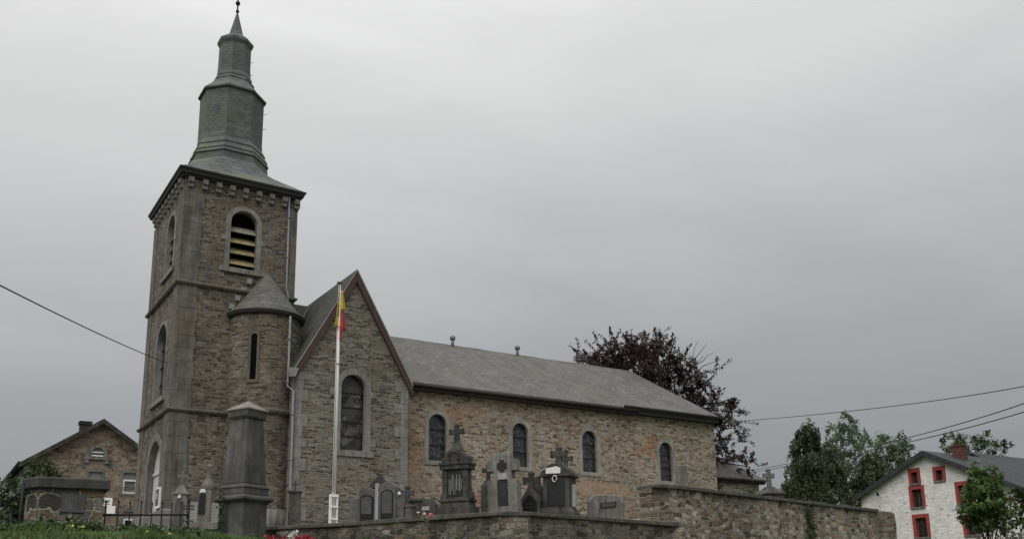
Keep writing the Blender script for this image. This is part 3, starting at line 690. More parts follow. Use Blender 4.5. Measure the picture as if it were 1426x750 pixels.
# nave and choir
NY, NX1, NZ = 38.68, 38.67, 9.62
NYC, RZ = 41.95, 12.88
NYB = 2*NYC-NY
wins = [(20.035, 20.985, 6.2, 8.45), (24.74, 25.68, 6.2, 8.42), (29.08, 30.05, 6.17, 8.38), (34.4, 35.36, 5.98, 8.15)]
W4 = [arch(a, b, c, d) for a, b, c, d in wins]
mb = MB()
mb.panel(rect(18.0, NX1, 2.2, NZ), [grow(w_, .05) for w_ in W4], (0, NY, 0), X, Z, Yv*.4, rim=False)
mb.panel([(NY, 2.2), (NYB, 2.2), (NYB, NZ), (NY, NZ)], [], (NX1, 0, 0), Yv, Z, -X*.4, rim=False)
mb.panel(rect(18.0, NX1, 2.2, NZ), [], (0, NYB, 0), X, Z, -Yv*.4, rim=False)
nave = P('nave_wall', mb, 'nave', fix=False)
# red brick herringbone patch low in the wall between the third window and the pier
s_ = NT('herringbone_brick'); uv_ = s_.coord(kind='Object', scale=(1, 1, 1))
sx_ = s_.n('ShaderNodeSeparateXYZ', {0: uv_})
zig = s_.math('PINGPONG', s_.math('MULTIPLY', sx_.outputs[0], 1.0), .2)
st = s_.math('PINGPONG', s_.math('MULTIPLY', s_.math('ADD', sx_.outputs[2], zig), 1.0), .085)
o_ = s_.mix(s_.rng(st, .012, .03, 0, 1), (.36, .305, .235), s_.mix(s_.rng(s_.noise(uv_, 5, 3), .4, .6, 0, 1), (.24, .15, .105), (.33, .235, .165)))
M['herring'] = s_.done(o_, .92)
mb = MB(); mb.extrude([(29.0, 4.9), (31.6, 4.9), (32.3, 5.2), (31.7, 5.62), (29.2, 5.75), (28.4, 5.3)], (0, NY-.012, 0), X, Z, Yv*.1); P('brick_patch', mb, 'herring', nave, label='patch of red bricks laid in a herringbone')
ON = Vector((0, NY, 0))
for (a, b, c, d), inner in zip(wins, W4):
    f = surround('nave_window', inner, .22, ON, X, Yv, church, m='limep', depth=.16, proud=.015)
    sill('sill', a-.2, b+.2, c-.2, c, ON, X, Yv, f, .05, 'limep')
    mb = MB(); mb.extrude(inner, ON+Yv*.24, X, Z, Yv*.03); P('glass', mb, 'glass', f)
    for z in np.linspace(c, d, 4)[1:-1]: mb = MB(); mb.extrude(rect(a, b, z, z+.045), ON+Yv*.2, X, Z, Yv*.035); P('glazing_bar', mb, 'leadbar', f)
# roof: long slope with a hip at the east end
mb = MB(); e0 = .42; ey, ezn = NY-e0, 9.72; hx = 35.35; exh = NX1+.36
slab(mb, [(17.2, ey, ezn), (exh, ey, ezn), (hx, NYC, RZ), (15.2, NYC, RZ)], (0, -.03, .06))
slab(mb, [(exh, ey, ezn), (exh, 2*NYC-ey, ezn), (hx, NYC, RZ)], (.03, 0, .06))
slab(mb, [(exh, 2*NYC-ey, ezn), (17.2, 2*NYC-ey, ezn), (15.2, NYC, RZ), (hx, NYC, RZ)], (0, .03, .06))
nroof = P('nave_roof', mb, 'naveslate')
mb = MB(); mb.tube([(16.5+.9*k, NYC, RZ+.05+random.uniform(-.02, .02)) for k in range(21)]+[(hx, NYC, RZ+.05)], [.055+random.uniform(-.012, .012) for k in range(22)], 6); P('ridge_roll', mb, 'limed', nroof)
mb = MB(); mb.taper(hx, NYC, RZ, RZ+.22, .09, .09, .06, .06); P('ridge_stop', mb, 'lead', nroof)
for x in (23.1, 27.2):
    mb = MB(); mb.tube([(x, NYC-.05, RZ-.05), (x, NYC-.05, RZ+.42)], .085, 10)
    v_ = P('roof_vent', mb, 'pipe')
    mb = MB(); mb.lathe(x, NYC-.05, [(.0, RZ+.36), (.13, RZ+.37), (.15, RZ+.44), (.15, RZ+.52), (.12, RZ+.58), (0, RZ+.6)], 12); P('cowl', mb, 'pipe', v_)
# eaves boards and gutters: nave section and the slightly higher choir section
mb = MB(); mb.box(18.3, 32.6, NY-.36, NY+.1, 9.45, 9.69); mb.tube([(18.3, NY-.45, 9.66), (32.6, NY-.45, 9.66)], .09, 8); P('gutter', mb, 'fascia', nroof)
mb = MB(); mb.box(32.65, exh-.05, NY-.40, NY+.1, 9.50, 9.75); mb.tube([(31.6, NY-.56, 9.82), (exh+.04, NY-.52, 9.80)], .07, 8); mb.box(exh-.3, exh-.02, NY-.4, NYB+.4, 9.5, 9.73); P('gutter', mb, 'darkroof', nroof)
# downpipes
def pipe(pts, r, m, parent=church, name='downpipe'):
    mb = MB(); mb.tube(pts, r, 10)
    for k in range(1, len(pts)):
        a, b = Vector(pts[k-1]), Vector(pts[k])
        if (b-a).length > 2:
            for t_ in np.arange(1, (b-a).length, 1.9): p = a+(b-a).normalized()*t_; mb.tube([p-(b-a).normalized()*.03, p+(b-a).normalized()*.03], r*1.45, 10)
    return P(name, mb, m, parent)
pipe([(12.90, 38.88, 17.9), (12.92, 38.88, 13.5), (12.98, 38.75, 13.2), (12.98, 38.72, 12.6)], .045, 'pipe', tower)
pipe([(12.62, 37.28, 11.75), (12.62, 37.28, 8.7), (12.78, 36.98, 8.45), (12.80, 36.95, 3.6), (12.72, 36.9, 3.3)], .05, 'pipe', tur)
pipe([(18.22, 37.35, 9.4), (18.24, 37.3, 9.1), (18.24, 37.3, 3.0)], .055, 'darkroof', trans)
mb = MB(); mb.taper(12.72, 36.98, 9.05, 9.4, .1, .1, .2, .18); P('rain_hopper', mb, 'lead', trans)
mb = MB(); mb.box(18.1, 18.32, 38.0, 38.3, 9.4, 9.62); P('gutter_end', mb, 'zinc', nroof)
# low sacristy beyond the choir
SX0, SX1, SY0, SY1, SZ = NX1-.3, 43.25, 39.75, 44.2, 6.42
mb = MB(); mb.box(SX0, SX1, SY0, SY1, 2.5, SZ); sac = P('sacristy_wall', mb, 'nave')
mb = MB(); q = [(SX0, SY0-.3, SZ+.1), (SX1+.35, SY0-.3, SZ+.1), (SX1+.35, SY1+.3, SZ+.1), (SX0, SY1+.3, SZ+.1)]; ap = (SX0+.35, 41.9, 9.15); apb = (SX0, 41.9, 9.15)
slab(mb, [q[0], q[1], ap, apb], (0, -.03, .06)); slab(mb, [q[1], q[2], ap], (.03, 0, .06)); slab(mb, [q[2], q[3], apb, ap], (0, .03, .06)); P('sacristy_roof', mb, 'naveslate', sac)
mb = MB(); mb.box(SX0+.4, SX1+.3, SY0-.26, SY0+.05, SZ-.1, SZ+.09); mb.tube([(SX0+.4, SY0-.34, SZ+.07), (SX1+.4, SY0-.34, SZ+.07)], .07, 8); P('gutter', mb, 'darkroof', sac)

# notice board and memorial slabs on the tower
def flat_thing(name, label, cat, loc, group=None): return thing(name, label, cat, loc, 0, group)
nb = flat_thing('notice_board', 'small framed notice board on the tower beside the church door', 'notice board', (TX0-.05, 39.72, 3.6))
mb = MB(); mb.box(-.06, .04, -.34, .34, 0, .86); mb.build('frame', 'white', nb, bevel=.01)
mb = MB(); mb.box(-.075, -.055, -.27, .27, .12, .79); mb.build('pane', 'greyplaque', nb)
mb = MB(); mb.box(-.08, -.074, -.2, -.02, .36, .62); mb.box(-.08, -.074, .04, .2, .4, .66); mb.build('notice', 'palepanel', nb)
for x0, x1, lb in ((9.0, 9.88, 'pale grooved memorial slab on tower wall, left of the white ornament'), (10.0, 10.72, 'pale grooved memorial slab on tower wall next to the tall monument')):
    w = thing('memorial_slab', lb, 'memorial', ((x0+x1)/2, 38.9, 2.6), 0, 'memorial slabs on the tower')
    h = (x1-x0)/2; mb = MB(); mb.box(-h, h, -.1, .08, .1, .2); k = 0
    for k in range(9): mb.box(-h, h, -.08, .08, .2+.115*k, .2+.115*k+.108)
    mb.build('slab', 'palepanel', w, bevel=.006)
    mb = MB(); mb.box(-h-.02, h+.02, -.14, .1, -.2, .1); mb.build('base', 'sand', w, bevel=.01)

# ------------------------------------------------------------------ churchyard walls
def wall_run(name, label, line, z0, zt, th, m, cop='coping', over=.07, ct=.1, seed=1, step=1.15, side=1):
    """masonry along a polyline (outer face on the line), rough coping slabs on top"""
    rr = random.Random(seed)
    w = thing(name, label, 'wall', (line[0][0], line[0][1], z0))
    L = [Vector((x, y, 0)) for x, y in line]
    def offs(i, d):
        if i == 0: t = (L[1]-L[0]).normalized(); n = Vector((-t.y, t.x, 0)); return L[0]+n*d
        if i == len(L)-1: t = (L[-1]-L[-2]).normalized(); n = Vector((-t.y, t.x, 0)); return L[-1]+n*d
        t1 = (L[i]-L[i-1]).normalized(); t2 = (L[i+1]-L[i]).normalized(); n1 = Vector((-t1.y, t1.x, 0)); n2 = Vector((-t2.y, t2.x, 0)); b = (n1+n2).normalized()
        return L[i]+b*(d/max(.4, b.dot(n1)))
    zts = zt if isinstance(zt, (list, tuple)) else [zt]*len(L)
    # body, subdivided and gently uneven
    mb = MB(); rings = []
    for i in range(len(L)-1):
        n = max(2, int((L[i+1]-L[i]).length/.3)); 
        a0, a1, b0, b1 = offs(i, 0), offs(i+1, 0), offs(i, th), offs(i+1, th)
        t_ = (L[i+1]-L[i]).normalized(); nn = Vector((-t_.y, t_.x, 0))
        for k in range(n+(1 if i == len(L)-2 else 0)):
            f = k/n; a = a0.lerp(a1, f); b = b0.lerp(b1, f); zt_ = zts[i]+(zts[i+1]-zts[i])*f
            col = [b+Z*z0, b+Z*(zt_-ct)]
            m_ = 12
            for q in range(m_+1):
                z = zt_-ct-(zt_-ct-z0)*q/m_
                col.append(a-nn*(rr.uniform(-.018, .03)+.05*q/m_)+Z*z)
            rings.append(col)
    mb.loft(rings, closed=False); n0 = len(rings[0])
    mb.add(rings[0], [list(range(n0))]); mb.add(rings[-1], [list(range(n0))[::-1]])
    body = mb.build('masonry', m, w, w.location, dirs=[(L[i+1]-L[i]).normalized() for i in range(len(L)-1)])
    mb = MB()
    for i in range(len(L)-1):
        a0, a1, b0, b1 = offs(i, -over), offs(i+1, -over), offs(i, th+over), offs(i+1, th+over)
        ln = (L[i+1]-L[i]).length; cuts = [0]; 
        while cuts[-1] < ln-.5*step: cuts.append(cuts[-1]+step*rr.uniform(.7, 1.25))
        cuts[-1] = ln
        for f0, f1 in zip(cuts[:-1], cuts[1:]):
            f0, f1 = f0/ln, f1/ln-.004; j = [rr.uniform(-.02, .015) for _ in range(4)]; o_ = rr.uniform(-.025, .025)
            t_ = (L[i+1]-L[i]).normalized(); nn = Vector((-t_.y, t_.x, 0))*o_
            zz = [zts[i]+(zts[i+1]-zts[i])*f for f in (f0, f1)]
            A, B_, C_, D_ = a0.lerp(a1, f0)+nn, a0.lerp(a1, f1)+nn, b0.lerp(b1, f1), b0.lerp(b1, f0)
            mb.add([A+Z*(zz[0]-ct), B_+Z*(zz[1]-ct), C_+Z*(zz[1]-ct), D_+Z*(zz[0]-ct), A+Z*(zz[0]+j[0]), B_+Z*(zz[1]+j[1]), C_+Z*(zz[1]+j[2]), D_+Z*(zz[0]+j[3])],
                   [(0, 3, 2, 1), (4, 5, 6, 7), (0, 1, 5, 4), (1, 2, 6, 5), (2, 3, 7, 6), (3, 0, 4, 7)])
    mb.build('coping', cop, w, w.location, bevel=.015, fix=False)
    return w
wall_run('retaining_wall', 'low mossy rubble retaining wall with thin dark coping below the gravestones',
         [(4.78, 19.75), (5.5, 20.9), (7.7, 23.3), (8.92, 21.7), (10.1, 19.4), (10.95, 17.75), (11.6, 17.55), (17.25, 18.82)],
         -1.7, [1.42, 1.5, 1.78, 1.79, 1.8, 1.81, 1.81, 1.8], .42, 'lowretain', seed=3)
wall_run('boundary_wall', 'tall tan rubble boundary wall with dark coping right of the gravestones',
         [(16.35, 18.78), (17.22, 18.78), (29.3, 21.42)], -1.7, 2.8, .5, 'retain', seed=4, over=.1)
w = thing('wall_pier', 'square rubble end of the tall boundary wall facing the white house', 'wall', (29.85, 21.8, -1.7))
mb = MB()
rr = random.Random(3)
mb.loft([[(sx*(.5+.02*rr.uniform(-1, 1)), sy*(.42+.02*rr.uniform(-1, 1)), z) for sx, sy in ((-1, -1), (1, -1), (1, 1), (-1, 1))] for z in np.linspace(0, 4.38, 12)], cap=True); mb.build('masonry', 'retain', w, dirs=[X, Yv])
mb = MB(); mb.taper(0, 0, 4.38, 4.46, .5, .42, .44, .36); mb.build('coping', 'coping', w, bevel=.02)
w.rotation_euler = (0, 0, radians(12))

# gate pier left of the fence
w = thing('gate_pier', 'broad rubble gate pier with dark slab cap and carved plaque left of the fence', 'pier', (1.93, 16.3, .2))
w.rotation_euler = (0, 0, radians(-3))
mb = MB(); rr = random.Random(8)
mb.loft([[(x+.012*rr.uniform(-1, 1), y+.012*rr.uniform(-1, 1), z) for x, y in ((-.36, -.42), (.56, -.42), (.56, .5), (-.5, .5), (-.5, -.1))] for z in np.linspace(0, 1.5, 9)], cap=True); mb.build('masonry', 'pillar', w, dirs=[X, Yv])
mb = MB(); a_ = [(-.4, -.5), (.63, -.5), (.63, .57), (-.57, .57), (-.57, -.14)]
mb.loft([[(x, y, 1.5) for x, y in a_], [(x, y, 1.64) for x, y in a_], [(x*.97, y*.97, 1.665) for x, y in a_]], cap=True); mb.build('cap', 'darkcap', w, bevel=.012)
mb = MB(); mb.box(-.05, .29, -.445, -.40, 1.13, 1.41); pl = mb.build('plaque', 'greyplaque', w, bevel=.008)
mb = MB()
for k in range(6): mb.box(.02+.04*k, .034+.04*k, -.4475, -.444, 1.18, 1.18+.16+.02*(k % 3))
mb.build('carving', 'bluestonem', pl)

# iron fence and gate
fe = thing('iron_fence', 'low black iron railing with thin spiked bars between pier and gravestones', 'fence', (2.6, 16.75, .9))
A_, B_ = Vector((2.55, 16.6, 1.37)), Vector((4.63, 19.46, 1.66))
def loc(p): return Vector(p)-Vector((2.6, 16.75, .9))
mb = MB(); mb.tube([loc(A_), loc(B_)], .02, 6); mb.tube([loc(A_-Z*.42), loc(B_-Z*.5)], .016, 6); mb.build('rail', 'iron', fe)
for k in range(8):
    p = A_.lerp(B_, (k+.35)/8.2); h = .2+.02*(k % 2)
    mb = MB(); mb.tube([loc(p-Z*.6), loc(p+Z*h)], .012, 6); mb.tube([loc(p+Z*h), loc(p+Z*(h+.05))], [.02, .002], 6); mb.build('bar', 'iron', fe)
mb = MB(); mb.tube([loc(B_-Z*.75), loc(B_+Z*.24)], .032, 6); mb.tube([loc(B_+Z*.24), loc(B_+Z*.34)], [.03, .003], 6)
for zz_ in (.12, .18, -.12): mb.tube([loc(B_+Vector((-.11, .02, zz_))), loc(B_+Vector((.11, -.02, zz_)))], .013, 6)
mb.build('post', 'iron', fe)
ga = thing('iron_gate', 'black iron gate at the left edge hung from the rubble pier', 'gate', (1.15, 16.0, .8))
mb = MB(); mb.tube([(.18, 0, -.2), (.18, 0, 1.0)], .022, 8); mb.tube([(.18, 0, .82), (.28, .02, .82)], .02, 6); mb.build('post', 'iron', ga)
mb = MB(); mb.tube([(.18, 0, .32), (-1.6, -.1, .32)], .014, 6); mb.tube([(.18, 0, -.1), (-1.6, -.1, -.1)], .014, 6); mb.build('rail', 'iron', ga)
for k in range(11):
    mb = MB(); x = .06-.15*k; mb.tube([(x, -.055*k/10, -.15), (x, -.055*k/10, .50)], .012, 6); mb.build('bar', 'iron', ga)

# ------------------------------------------------------------------ graves
def grave(name, label, cat, x, y, rz, group='gravestones behind the retaining wall'):
    return thing(name, label, cat, (x, y, gz(x, y)), radians(rz), group)
def stone_cross(z0, h, w, t, d, flare=0):
    mb = MB(); za = z0+h*.64
    mb.taper(0, 0, z0, z0+h, t*(1+flare), d, t*.8, d*.95); mb.box(-w/2, w/2, -d*.9, d*.9, za-t, za+t)
    for s in (-1, 1): mb.box(s*w/2-(.03), s*w/2+.03, -d*.92, d*.92, za-t*1.25, za+t*1.25)
    mb.box(-t*1.1, t*1.1, -d*.92, d*.92, z0+h-.05, z0+h+.015)
    return mb
def lines(x0, x1, zs, y, h=.012, rr=random.Random(2)):
    mb = MB()
    for z in zs:
        i = rr.uniform(0, .15)*(x1-x0); mb.box(x0+i, x1-i, y-.004, y+.002, z, z+h)
    return mb
# tall bluestone aedicule with cross
g = grave('tomb_monument', 'tallest dark stone tomb with arched pediment, streaked panel and cross on top', 'gravestone', 11.5, 20.55, -50)
mb = MB(); mb.taper(0, 0, -.3, .48, .55, .42, .53, .40); mb.taper(0, 0, .48, .62, .46, .34, .43, .31); mb.taper(0, 0, .62, .70, .47, .35, .47, .35); mb.build('plinth', 'bluestone', g, bevel=.015)
mb = MB(); mb.box(-.36, .36, -.22, .24, .70, 1.55)
for s in (-1, 1): mb.box(s*.33-.075, s*.33+.075, -.27, -.12, .70, 1.52); mb.taper(s*.42, -.05, .70, .92, .10, .16, .04, .12)
mb.build('body', 'bluestone', g, bevel=.012)
mb = MB(); mb.box(-.46, .46, -.32, .30, 1.55, 1.68); mb.box(-.5, .5, -.35, .33, 1.68, 1.76)
c = [(-.42, 1.76)]+[(.36*cos(a), 1.80+.34*sin(a)) for a in np.linspace(pi, 0, 13)]+[(.42, 1.76)]; mb.extrude(c, (0, -.31, 0), X, Z, (0, .6, 0))
for s in (-1, 1): mb.lathe(s*.44, -.02, [(0, 1.95), (.06, 1.92), (.08, 1.86), (.05, 1.76)], 8)
mb.taper(0, 0, 2.10, 2.38, .2, .18, .09, .09); mb.build('pediment', 'bluestone', g, bevel=.012)
mb = MB(); mb.tube([(.16*cos(a), -.325, 1.90+.16*sin(a)) for a in np.linspace(0, 2*pi, 17)], .022, 6); mb.build('medallion', 'bluestone', g)
mb = MB(); mb.box(-.25, .25, -.235, -.2, .78, 1.47); pl = mb.build('plaque', 'granite', g)
mb = MB(); rr = random.Random(4)
for k in range(9): x = -.2+.048*k; a, b = rr.uniform(.80, .98), rr.uniform(1.25, 1.45); w_ = rr.uniform(.003, .008); mb.add([(x, -.238, a), (x+w_, -.238, a), (x+.02+w_, -.238, b), (x+.02, -.238, b)], [(0, 1, 2, 3)])
mb.build('pale_streaks', 'marble', pl)
mb = stone_cross(2.36, .5, .42, .07, .065, .2); mb.build('cross', 'bluestone', g, bevel=.012)
g.scale = (.84, .84, .875)
# family tomb with two arched plaques
g = grave('family_tomb', 'wide grey stepped tomb with two arched plaques either side of a pale strip', 'gravestone', 10.35, 22.75, -42)
mb = MB(); mb.box(-.78, -.5, -.2, .2, -.2, .72); mb.build('wing', 'bluestonem', g, bevel=.015)
mb = MB(); mb.box(.48, .72, -.2, .2, -.2, .82); mb.build('wing', 'bluestonem', g, bevel=.015)
def hump(x0, x1, z0, z1, z2, n=10): return [(x0, z0), (x1, z0), (x1, z1)]+[(x1+(x0-x1)*t_, z1+(z2-z1)*sin(pi*t_)) for t_ in np.linspace(.08, .92, n)]+[(x0, z1)]
mb = MB(); mb.extrude(hump(-.52, -.06, -.2, .92, 1.0), (0, -.22, 0), X, Z, (0, .4, 0)); mb.extrude(hump(.02, .5, -.2, 1.0, 1.14), (0, -.24, 0), X, Z, (0, .44, 0)); mb.build('body', 'bluestonem', g, bevel=.015)
mb = MB(); mb.box(-.065, .025, -.26, -.1, -.2, 1.1); mb.build('strip', 'palepanel', g)
for x0, x1, z1, z2 in ((-.47, -.12, .74, .80), (.09, .43, .84, .93)):
    mb = MB(); mb.extrude(hump(x0, x1, .1, z1, z2), (0, -.262, 0), X, Z, (0, .03, 0)); pl = mb.build('plaque', 'granite', g)
    mb = MB(); mb.extrude(hump(x0+.035, x1-.035, .3, z1-.03, z2-.04), (0, -.268, 0), X, Z, (0, .01, 0)); mb.build('inscription_field', 'greyplaque', pl)
    mb = lines(x0+.08, x1-.08, [.42+.09*k for k in range(4)], -.27); mb.build('inscription', 'bluestonel', pl)
mb = MB(); mb.taper(-.05, .1, 1.0, 1.22, .3, .12, .16, .1); mb.taper(-.05, .1, 1.22, 1.32, .1, .08, .07, .07); mb.build('pediment', 'bluestone', g, bevel=.015)
mb = MB(); mb.box(.55, .62, -.24, -.18, .78, .86); mb.build('ornament', 'marble', g, bevel=.01)
mb = MB(); mb.box(.74, .95, -.2, .1, -.2, .45); mb.box(.72, .97, -.22, .12, .45, .52); mb.build('side_post', 'bluestonem', g, bevel=.01)
# dark tapering urn tomb
g = grave('urn_tomb', 'dark squat tomb flaring towards its flat top beside the wide stepped tomb', 'gravestone', 11.75, 23.25, -45)
mb = MB(); mb.taper(0, 0, -.2, .62, .22, .2, .3, .26); mb.build('body', 'bluestone', g, bevel=.012)
mb = MB(); mb.box(-.33, .33, -.29, .29, .62, .70); mb.build('cap', 'bluestone', g, bevel=.012)
mb = MB(); mb.box(-.18, .18, -.26, -.2, .2, .26); mb.build('ledge', 'granite', g)
# cross against the transept corner
g = grave('stone_cross', 'dark stone cross on a thin pedestal by the black downpipe', 'gravestone', 12.35, 25.3, -38)
mb = MB(); mb.taper(0, 0, -.2, .62, .17, .14, .12, .11); mb.build('pedestal', 'bluestone', g, bevel=.012)
mb = stone_cross(.62, .52, .36, .07, .06); mb.build('cross', 'bluestone', g, bevel=.01)
# little grey stele with white plaque
g = grave('small_stele', 'small grey headstone with white plaque behind the pink and white flowers', 'gravestone', 11.15, 21.5, -45)
mb = MB(); mb.extrude([(-.22, -.2), (.22, -.2), (.22, .5), (.12, .66), (-.1, .66), (-.22, .5)], (0, -.1, 0), X, Z, (0, .2, 0)); mb.build('slab', 'bluestone', g, bevel=.012)
mb = MB(); mb.box(-.15, .05, -.115, -.09, .36, .46); mb.build('plaque', 'palepanel', g)
# slim stele with cross finial
g = grave('slim_stele', 'slim grey pillar headstone with a cross finial left of the pale cross stele', 'gravestone', 12.9, 21.35, -48)
mb = MB(); mb.taper(0, 0, -.2, .98, .2, .17, .18, .15); mb.taper(0, 0, .98, 1.16, .18, .15, .06, .06); mb.build('body', 'bluestone', g, bevel=.015)
mb = stone_cross(1.14, .42, .26, .05, .05); mb.build('cross', 'bluestone', g, bevel=.01)
# big pale cross stele
g = grave('cross_stele', 'large pale stone stele shaped like a broad cross with dark plaque and round medallion', 'gravestone', 12.52, 19.95, -48)
mb = MB(); mb.box(-.48, .48, -.24, .22, -.3, .42); mb.box(-.46, -.15, -.22, .2, .42, 1.12); mb.box(.17, .46, -.22, .2, .42, 1.12); mb.box(-.15, .17, -.12, .2, .42, 1.12)
mb.box(-.27, .3, -.2, .18, 1.12, 1.78); mb.box(-.46, -.27, -.2, .18, 1.36, 1.66); mb.box(.3, .48, -.2, .18, 1.36, 1.66); mb.taper(.01, 0, 1.78, 1.86, .27, .18, .24, .15)
mb.build('body', 'bluestonel', g, bevel=.012)
mb = MB(); mb.box(-.14, .16, -.2, -.13, .42, 1.1); pl = mb.build('plaque', 'granite', g)
mb = lines(-.1, .12, [.7+.07*k for k in range(5)], -.203, .014); mb.build('inscription', 'greyplaque', pl)
mb = MB(); o8 = [(-.07, -.16), (.07, -.16), (.07, -.09), (.15, -.09), (.15, .09), (.07, .09), (.07, .16), (-.07, .16), (-.07, .09), (-.15, .09), (-.15, -.09), (-.07, -.09)]
mb.extrude(o8, (.01, -.225, 1.5), X, Z, (0, .03, 0)); mb.build('medallion', 'granite', g, bevel=.01)
mb = MB(); mb.box(-.12, .14, -.206, -.19, 1.14, 1.3); mb.build('pale_stain_slab', 'palepanel', g)
g.scale = (.84, .9, .95)
# arched headstone with cross
g = grave('arched_headstone', 'low arched headstone with a dark plaque and weathered cross above', 'gravestone', 13.6, 20.4, -50)
mb = MB(); mb.extrude(hump(-.27, .27, -.2, .55, .86), (0, -.15, 0), X, Z, (0, .3, 0)); mb.box(-.5, -.27, -.12, .12, -.2, .5); mb.build('body', 'bluestone', g, bevel=.015)
mb = MB(); mb.extrude(hump(-.19, .19, .02, .5, .72), (0, -.175, 0), X, Z, (0, .04, 0)); pl = mb.build('plaque', 'granite', g, bevel=.01)
mb = lines(-.13, .13, [.18+.09*k for k in range(4)], -.178); mb.build('inscription', 'greyplaque', pl)
mb = stone_cross(.78, .5, .4, .075, .065); mb.build('cross', 'bluestone', g, bevel=.01)
# round-topped block tomb with crosses
g = grave('block_tomb', 'big dark round-shouldered tomb with white plate and a cross on its top', 'gravestone', 14.2, 20.0, -52)
mb = MB(); mb.box(-.5, .5, -.34, .44, -.3, .22); mb.taper(0, .04, .22, .34, .46, .36, .4, .32); mb.build('plinth', 'bluestone', g, bevel=.015)
mb = MB(); mb.box(-.36, .36, -.26, .36, .34, 1.15); c = [(-.44, 1.15), (.44, 1.15), (.44, 1.22), (.38, 1.30)]+[(.3*cos(a), 1.30+.2*sin(a)) for a in np.linspace(.2, pi-.2, 9)]+[(-.38, 1.30), (-.44, 1.22)]
mb.extrude(c, (0, -.32, 0), X, Z, (0, .74, 0)); mb.build('body', 'bluestone', g, bevel=.012)
mb = MB(); mb.box(-.24, .24, -.28, -.25, .40, 1.1); mb.build('panel', 'granite', g)
mb = MB(); mb.extrude([(-.20, 0), (.2, .0), (.2, .14), (.08, .19), (-.08, .16), (-.2, .14)], (-.06, -.345, 1.22), X, Z, (0, .03, 0)); mb.build('white_plate', 'marble', g, bevel=.008)
mb = MB(); mb.tube([(.06*cos(a)-.02, -.335, 1.09+.08*sin(a)) for a in np.linspace(0, 2*pi, 13)], .014, 6); mb.build('oval_frame', 'marble', g)
mb = MB(); mb.box(.37, .47, -.1, .02, .36, .95); mb.build('side_strip', 'palepanel', g, bevel=.01)
mb = stone_cross(1.48, .46, .4, .08, .07); mb.build('cross', 'bluestone', g, bevel=.012)
g2 = grave('stone_cross', 'slim dark cross rising just behind the round-shouldered tomb', 'gravestone', 14.9, 20.65, -52)
mb = MB(); mb.taper(0, 0, -.2, 1.3, .16, .14, .1, .09); mb.build('pedestal', 'bluestone', g2, bevel=.012); mb = stone_cross(1.3, .62, .36, .06, .055); mb.build('cross', 'bluestone', g2, bevel=.01)
g = grave('shouldered_stele', 'dark narrow stele with slanted shoulders between arched headstone and round-shouldered tomb', 'gravestone', 13.95, 20.75, -50)
mb = MB(); mb.extrude([(-.3, -.2), (.3, -.2), (.3, .8), (.12, 1.1), (-.1, 1.1), (-.2, .85), (-.3, .7)], (0, -.12, 0), X, Z, (0, .24, 0)); mb.build('slab', 'bluestone', g, bevel=.02)
mb = MB(); mb.box(-.2, .2, -.13, -.1, .2, .6); mb.build('plaque', 'greyplaque', g)
# low slab with tilted dark plaque
g = grave('low_stele', 'low wide pale headstone with a tilted dark plaque under the herringbone bricks', 'gravestone', 16.1, 20.45, -18)
mb = MB(); mb.extrude([(-.5, -.3), (.5, -.3), (.5, .5), (.42, .68), (-.36, .68), (-.5, .52)], (0, -.14, 0), X, Z, (0, .28, 0)); mb.build('slab', 'bluestonel', g, bevel=.02)
mb = MB(); mb.extrude([(-.2, .30), (.26, .36), (.26, .52), (-.2, .46)], (0, -.165, 0), X, Z, (0, .04, 0)); pl = mb.build('plaque', 'granite', g, bevel=.008)
mb = MB(); mb.extrude([(-.17, .33), (.23, .38), (.23, .50), (-.17, .44)], (0, -.168, 0), X, Z, (0, .01, 0)); mb.build('inscription_field', 'greyplaque', pl)
# slab and plants above the tall wall
g = thing('plain_headstone', 'plain grey headstone rising just above the tall boundary wall', 'gravestone', (21.1, 22.7, gz(21.1, 22.7)), radians(-15), 'gravestones behind the boundary wall')
mb = MB(); mb.box(-.17, .17, -.08, .08, -.2, 1.72); mb.build('slab', 'bluestonel', g, bevel=.03)
mb = MB(); mb.box(-.3, .3, -.18, .18, -.2, .2); mb.build('base', 'bluestonel', g, bevel=.02)
g = thing('roofed_tomb', 'roof-shaped tomb top with a stone cross, above the boundary wall near the trees', 'gravestone', (25.3, 22.75, gz(25.3, 22.75)), radians(-10), 'gravestones behind the boundary wall')
mb = MB(); mb.box(-.34, .34, -.3, .3, -.3, .72); mb.build('body', 'bluestone', g, bevel=.02)
mb = MB(); mb.taper(0, 0, .72, .78, .42, .36, .42, .36); mb.taper(0, 0, .78, 1.02, .38, .32, .1, .1); mb.build('roof', 'bluestone', g, bevel=.02)
mb = stone_cross(1.0, .62, .38, .07, .07); mb.build('cross', 'bluestonel', g, bevel=.012)
# steles in front of the tower
g = grave('finial_stele', 'pale stele with long dark plaque and thin finial cross beside the fence end', 'gravestone', 6.3, 27.4, -25, 'gravestones in front of the tower')
mb = MB(); mb.taper(0, 0, -.2, 1.0, .24, .2, .18, .16); mb.box(-.23, .23, -.2, .2, 1.0, 1.06); mb.taper(0, 0, 1.06, 1.3, .17, .15, .05, .05); mb.build('body', 'sand', g, bevel=.015)
mb = MB(); mb.extrude([(-.14, .12), (.1, .12), (.1, .8), (.02, .86), (-.1, .84)], (0, -.225, 0), X, Z, (0, .06, 0)); mb.build('plaque', 'greyplaque', g)
mb = MB(); mb.extrude([(-.04, 0), (.03, -.01), (.05, .05), (.02, .1), (-.03, .08)], (-.02, -.22, .9), X, Z, (0, .05, 0)); mb.build('ornament', 'marble', g, bevel=.012)
mb = stone_cross(1.28, .4, .22, .03, .03); mb.build('cross', 'sand', g)
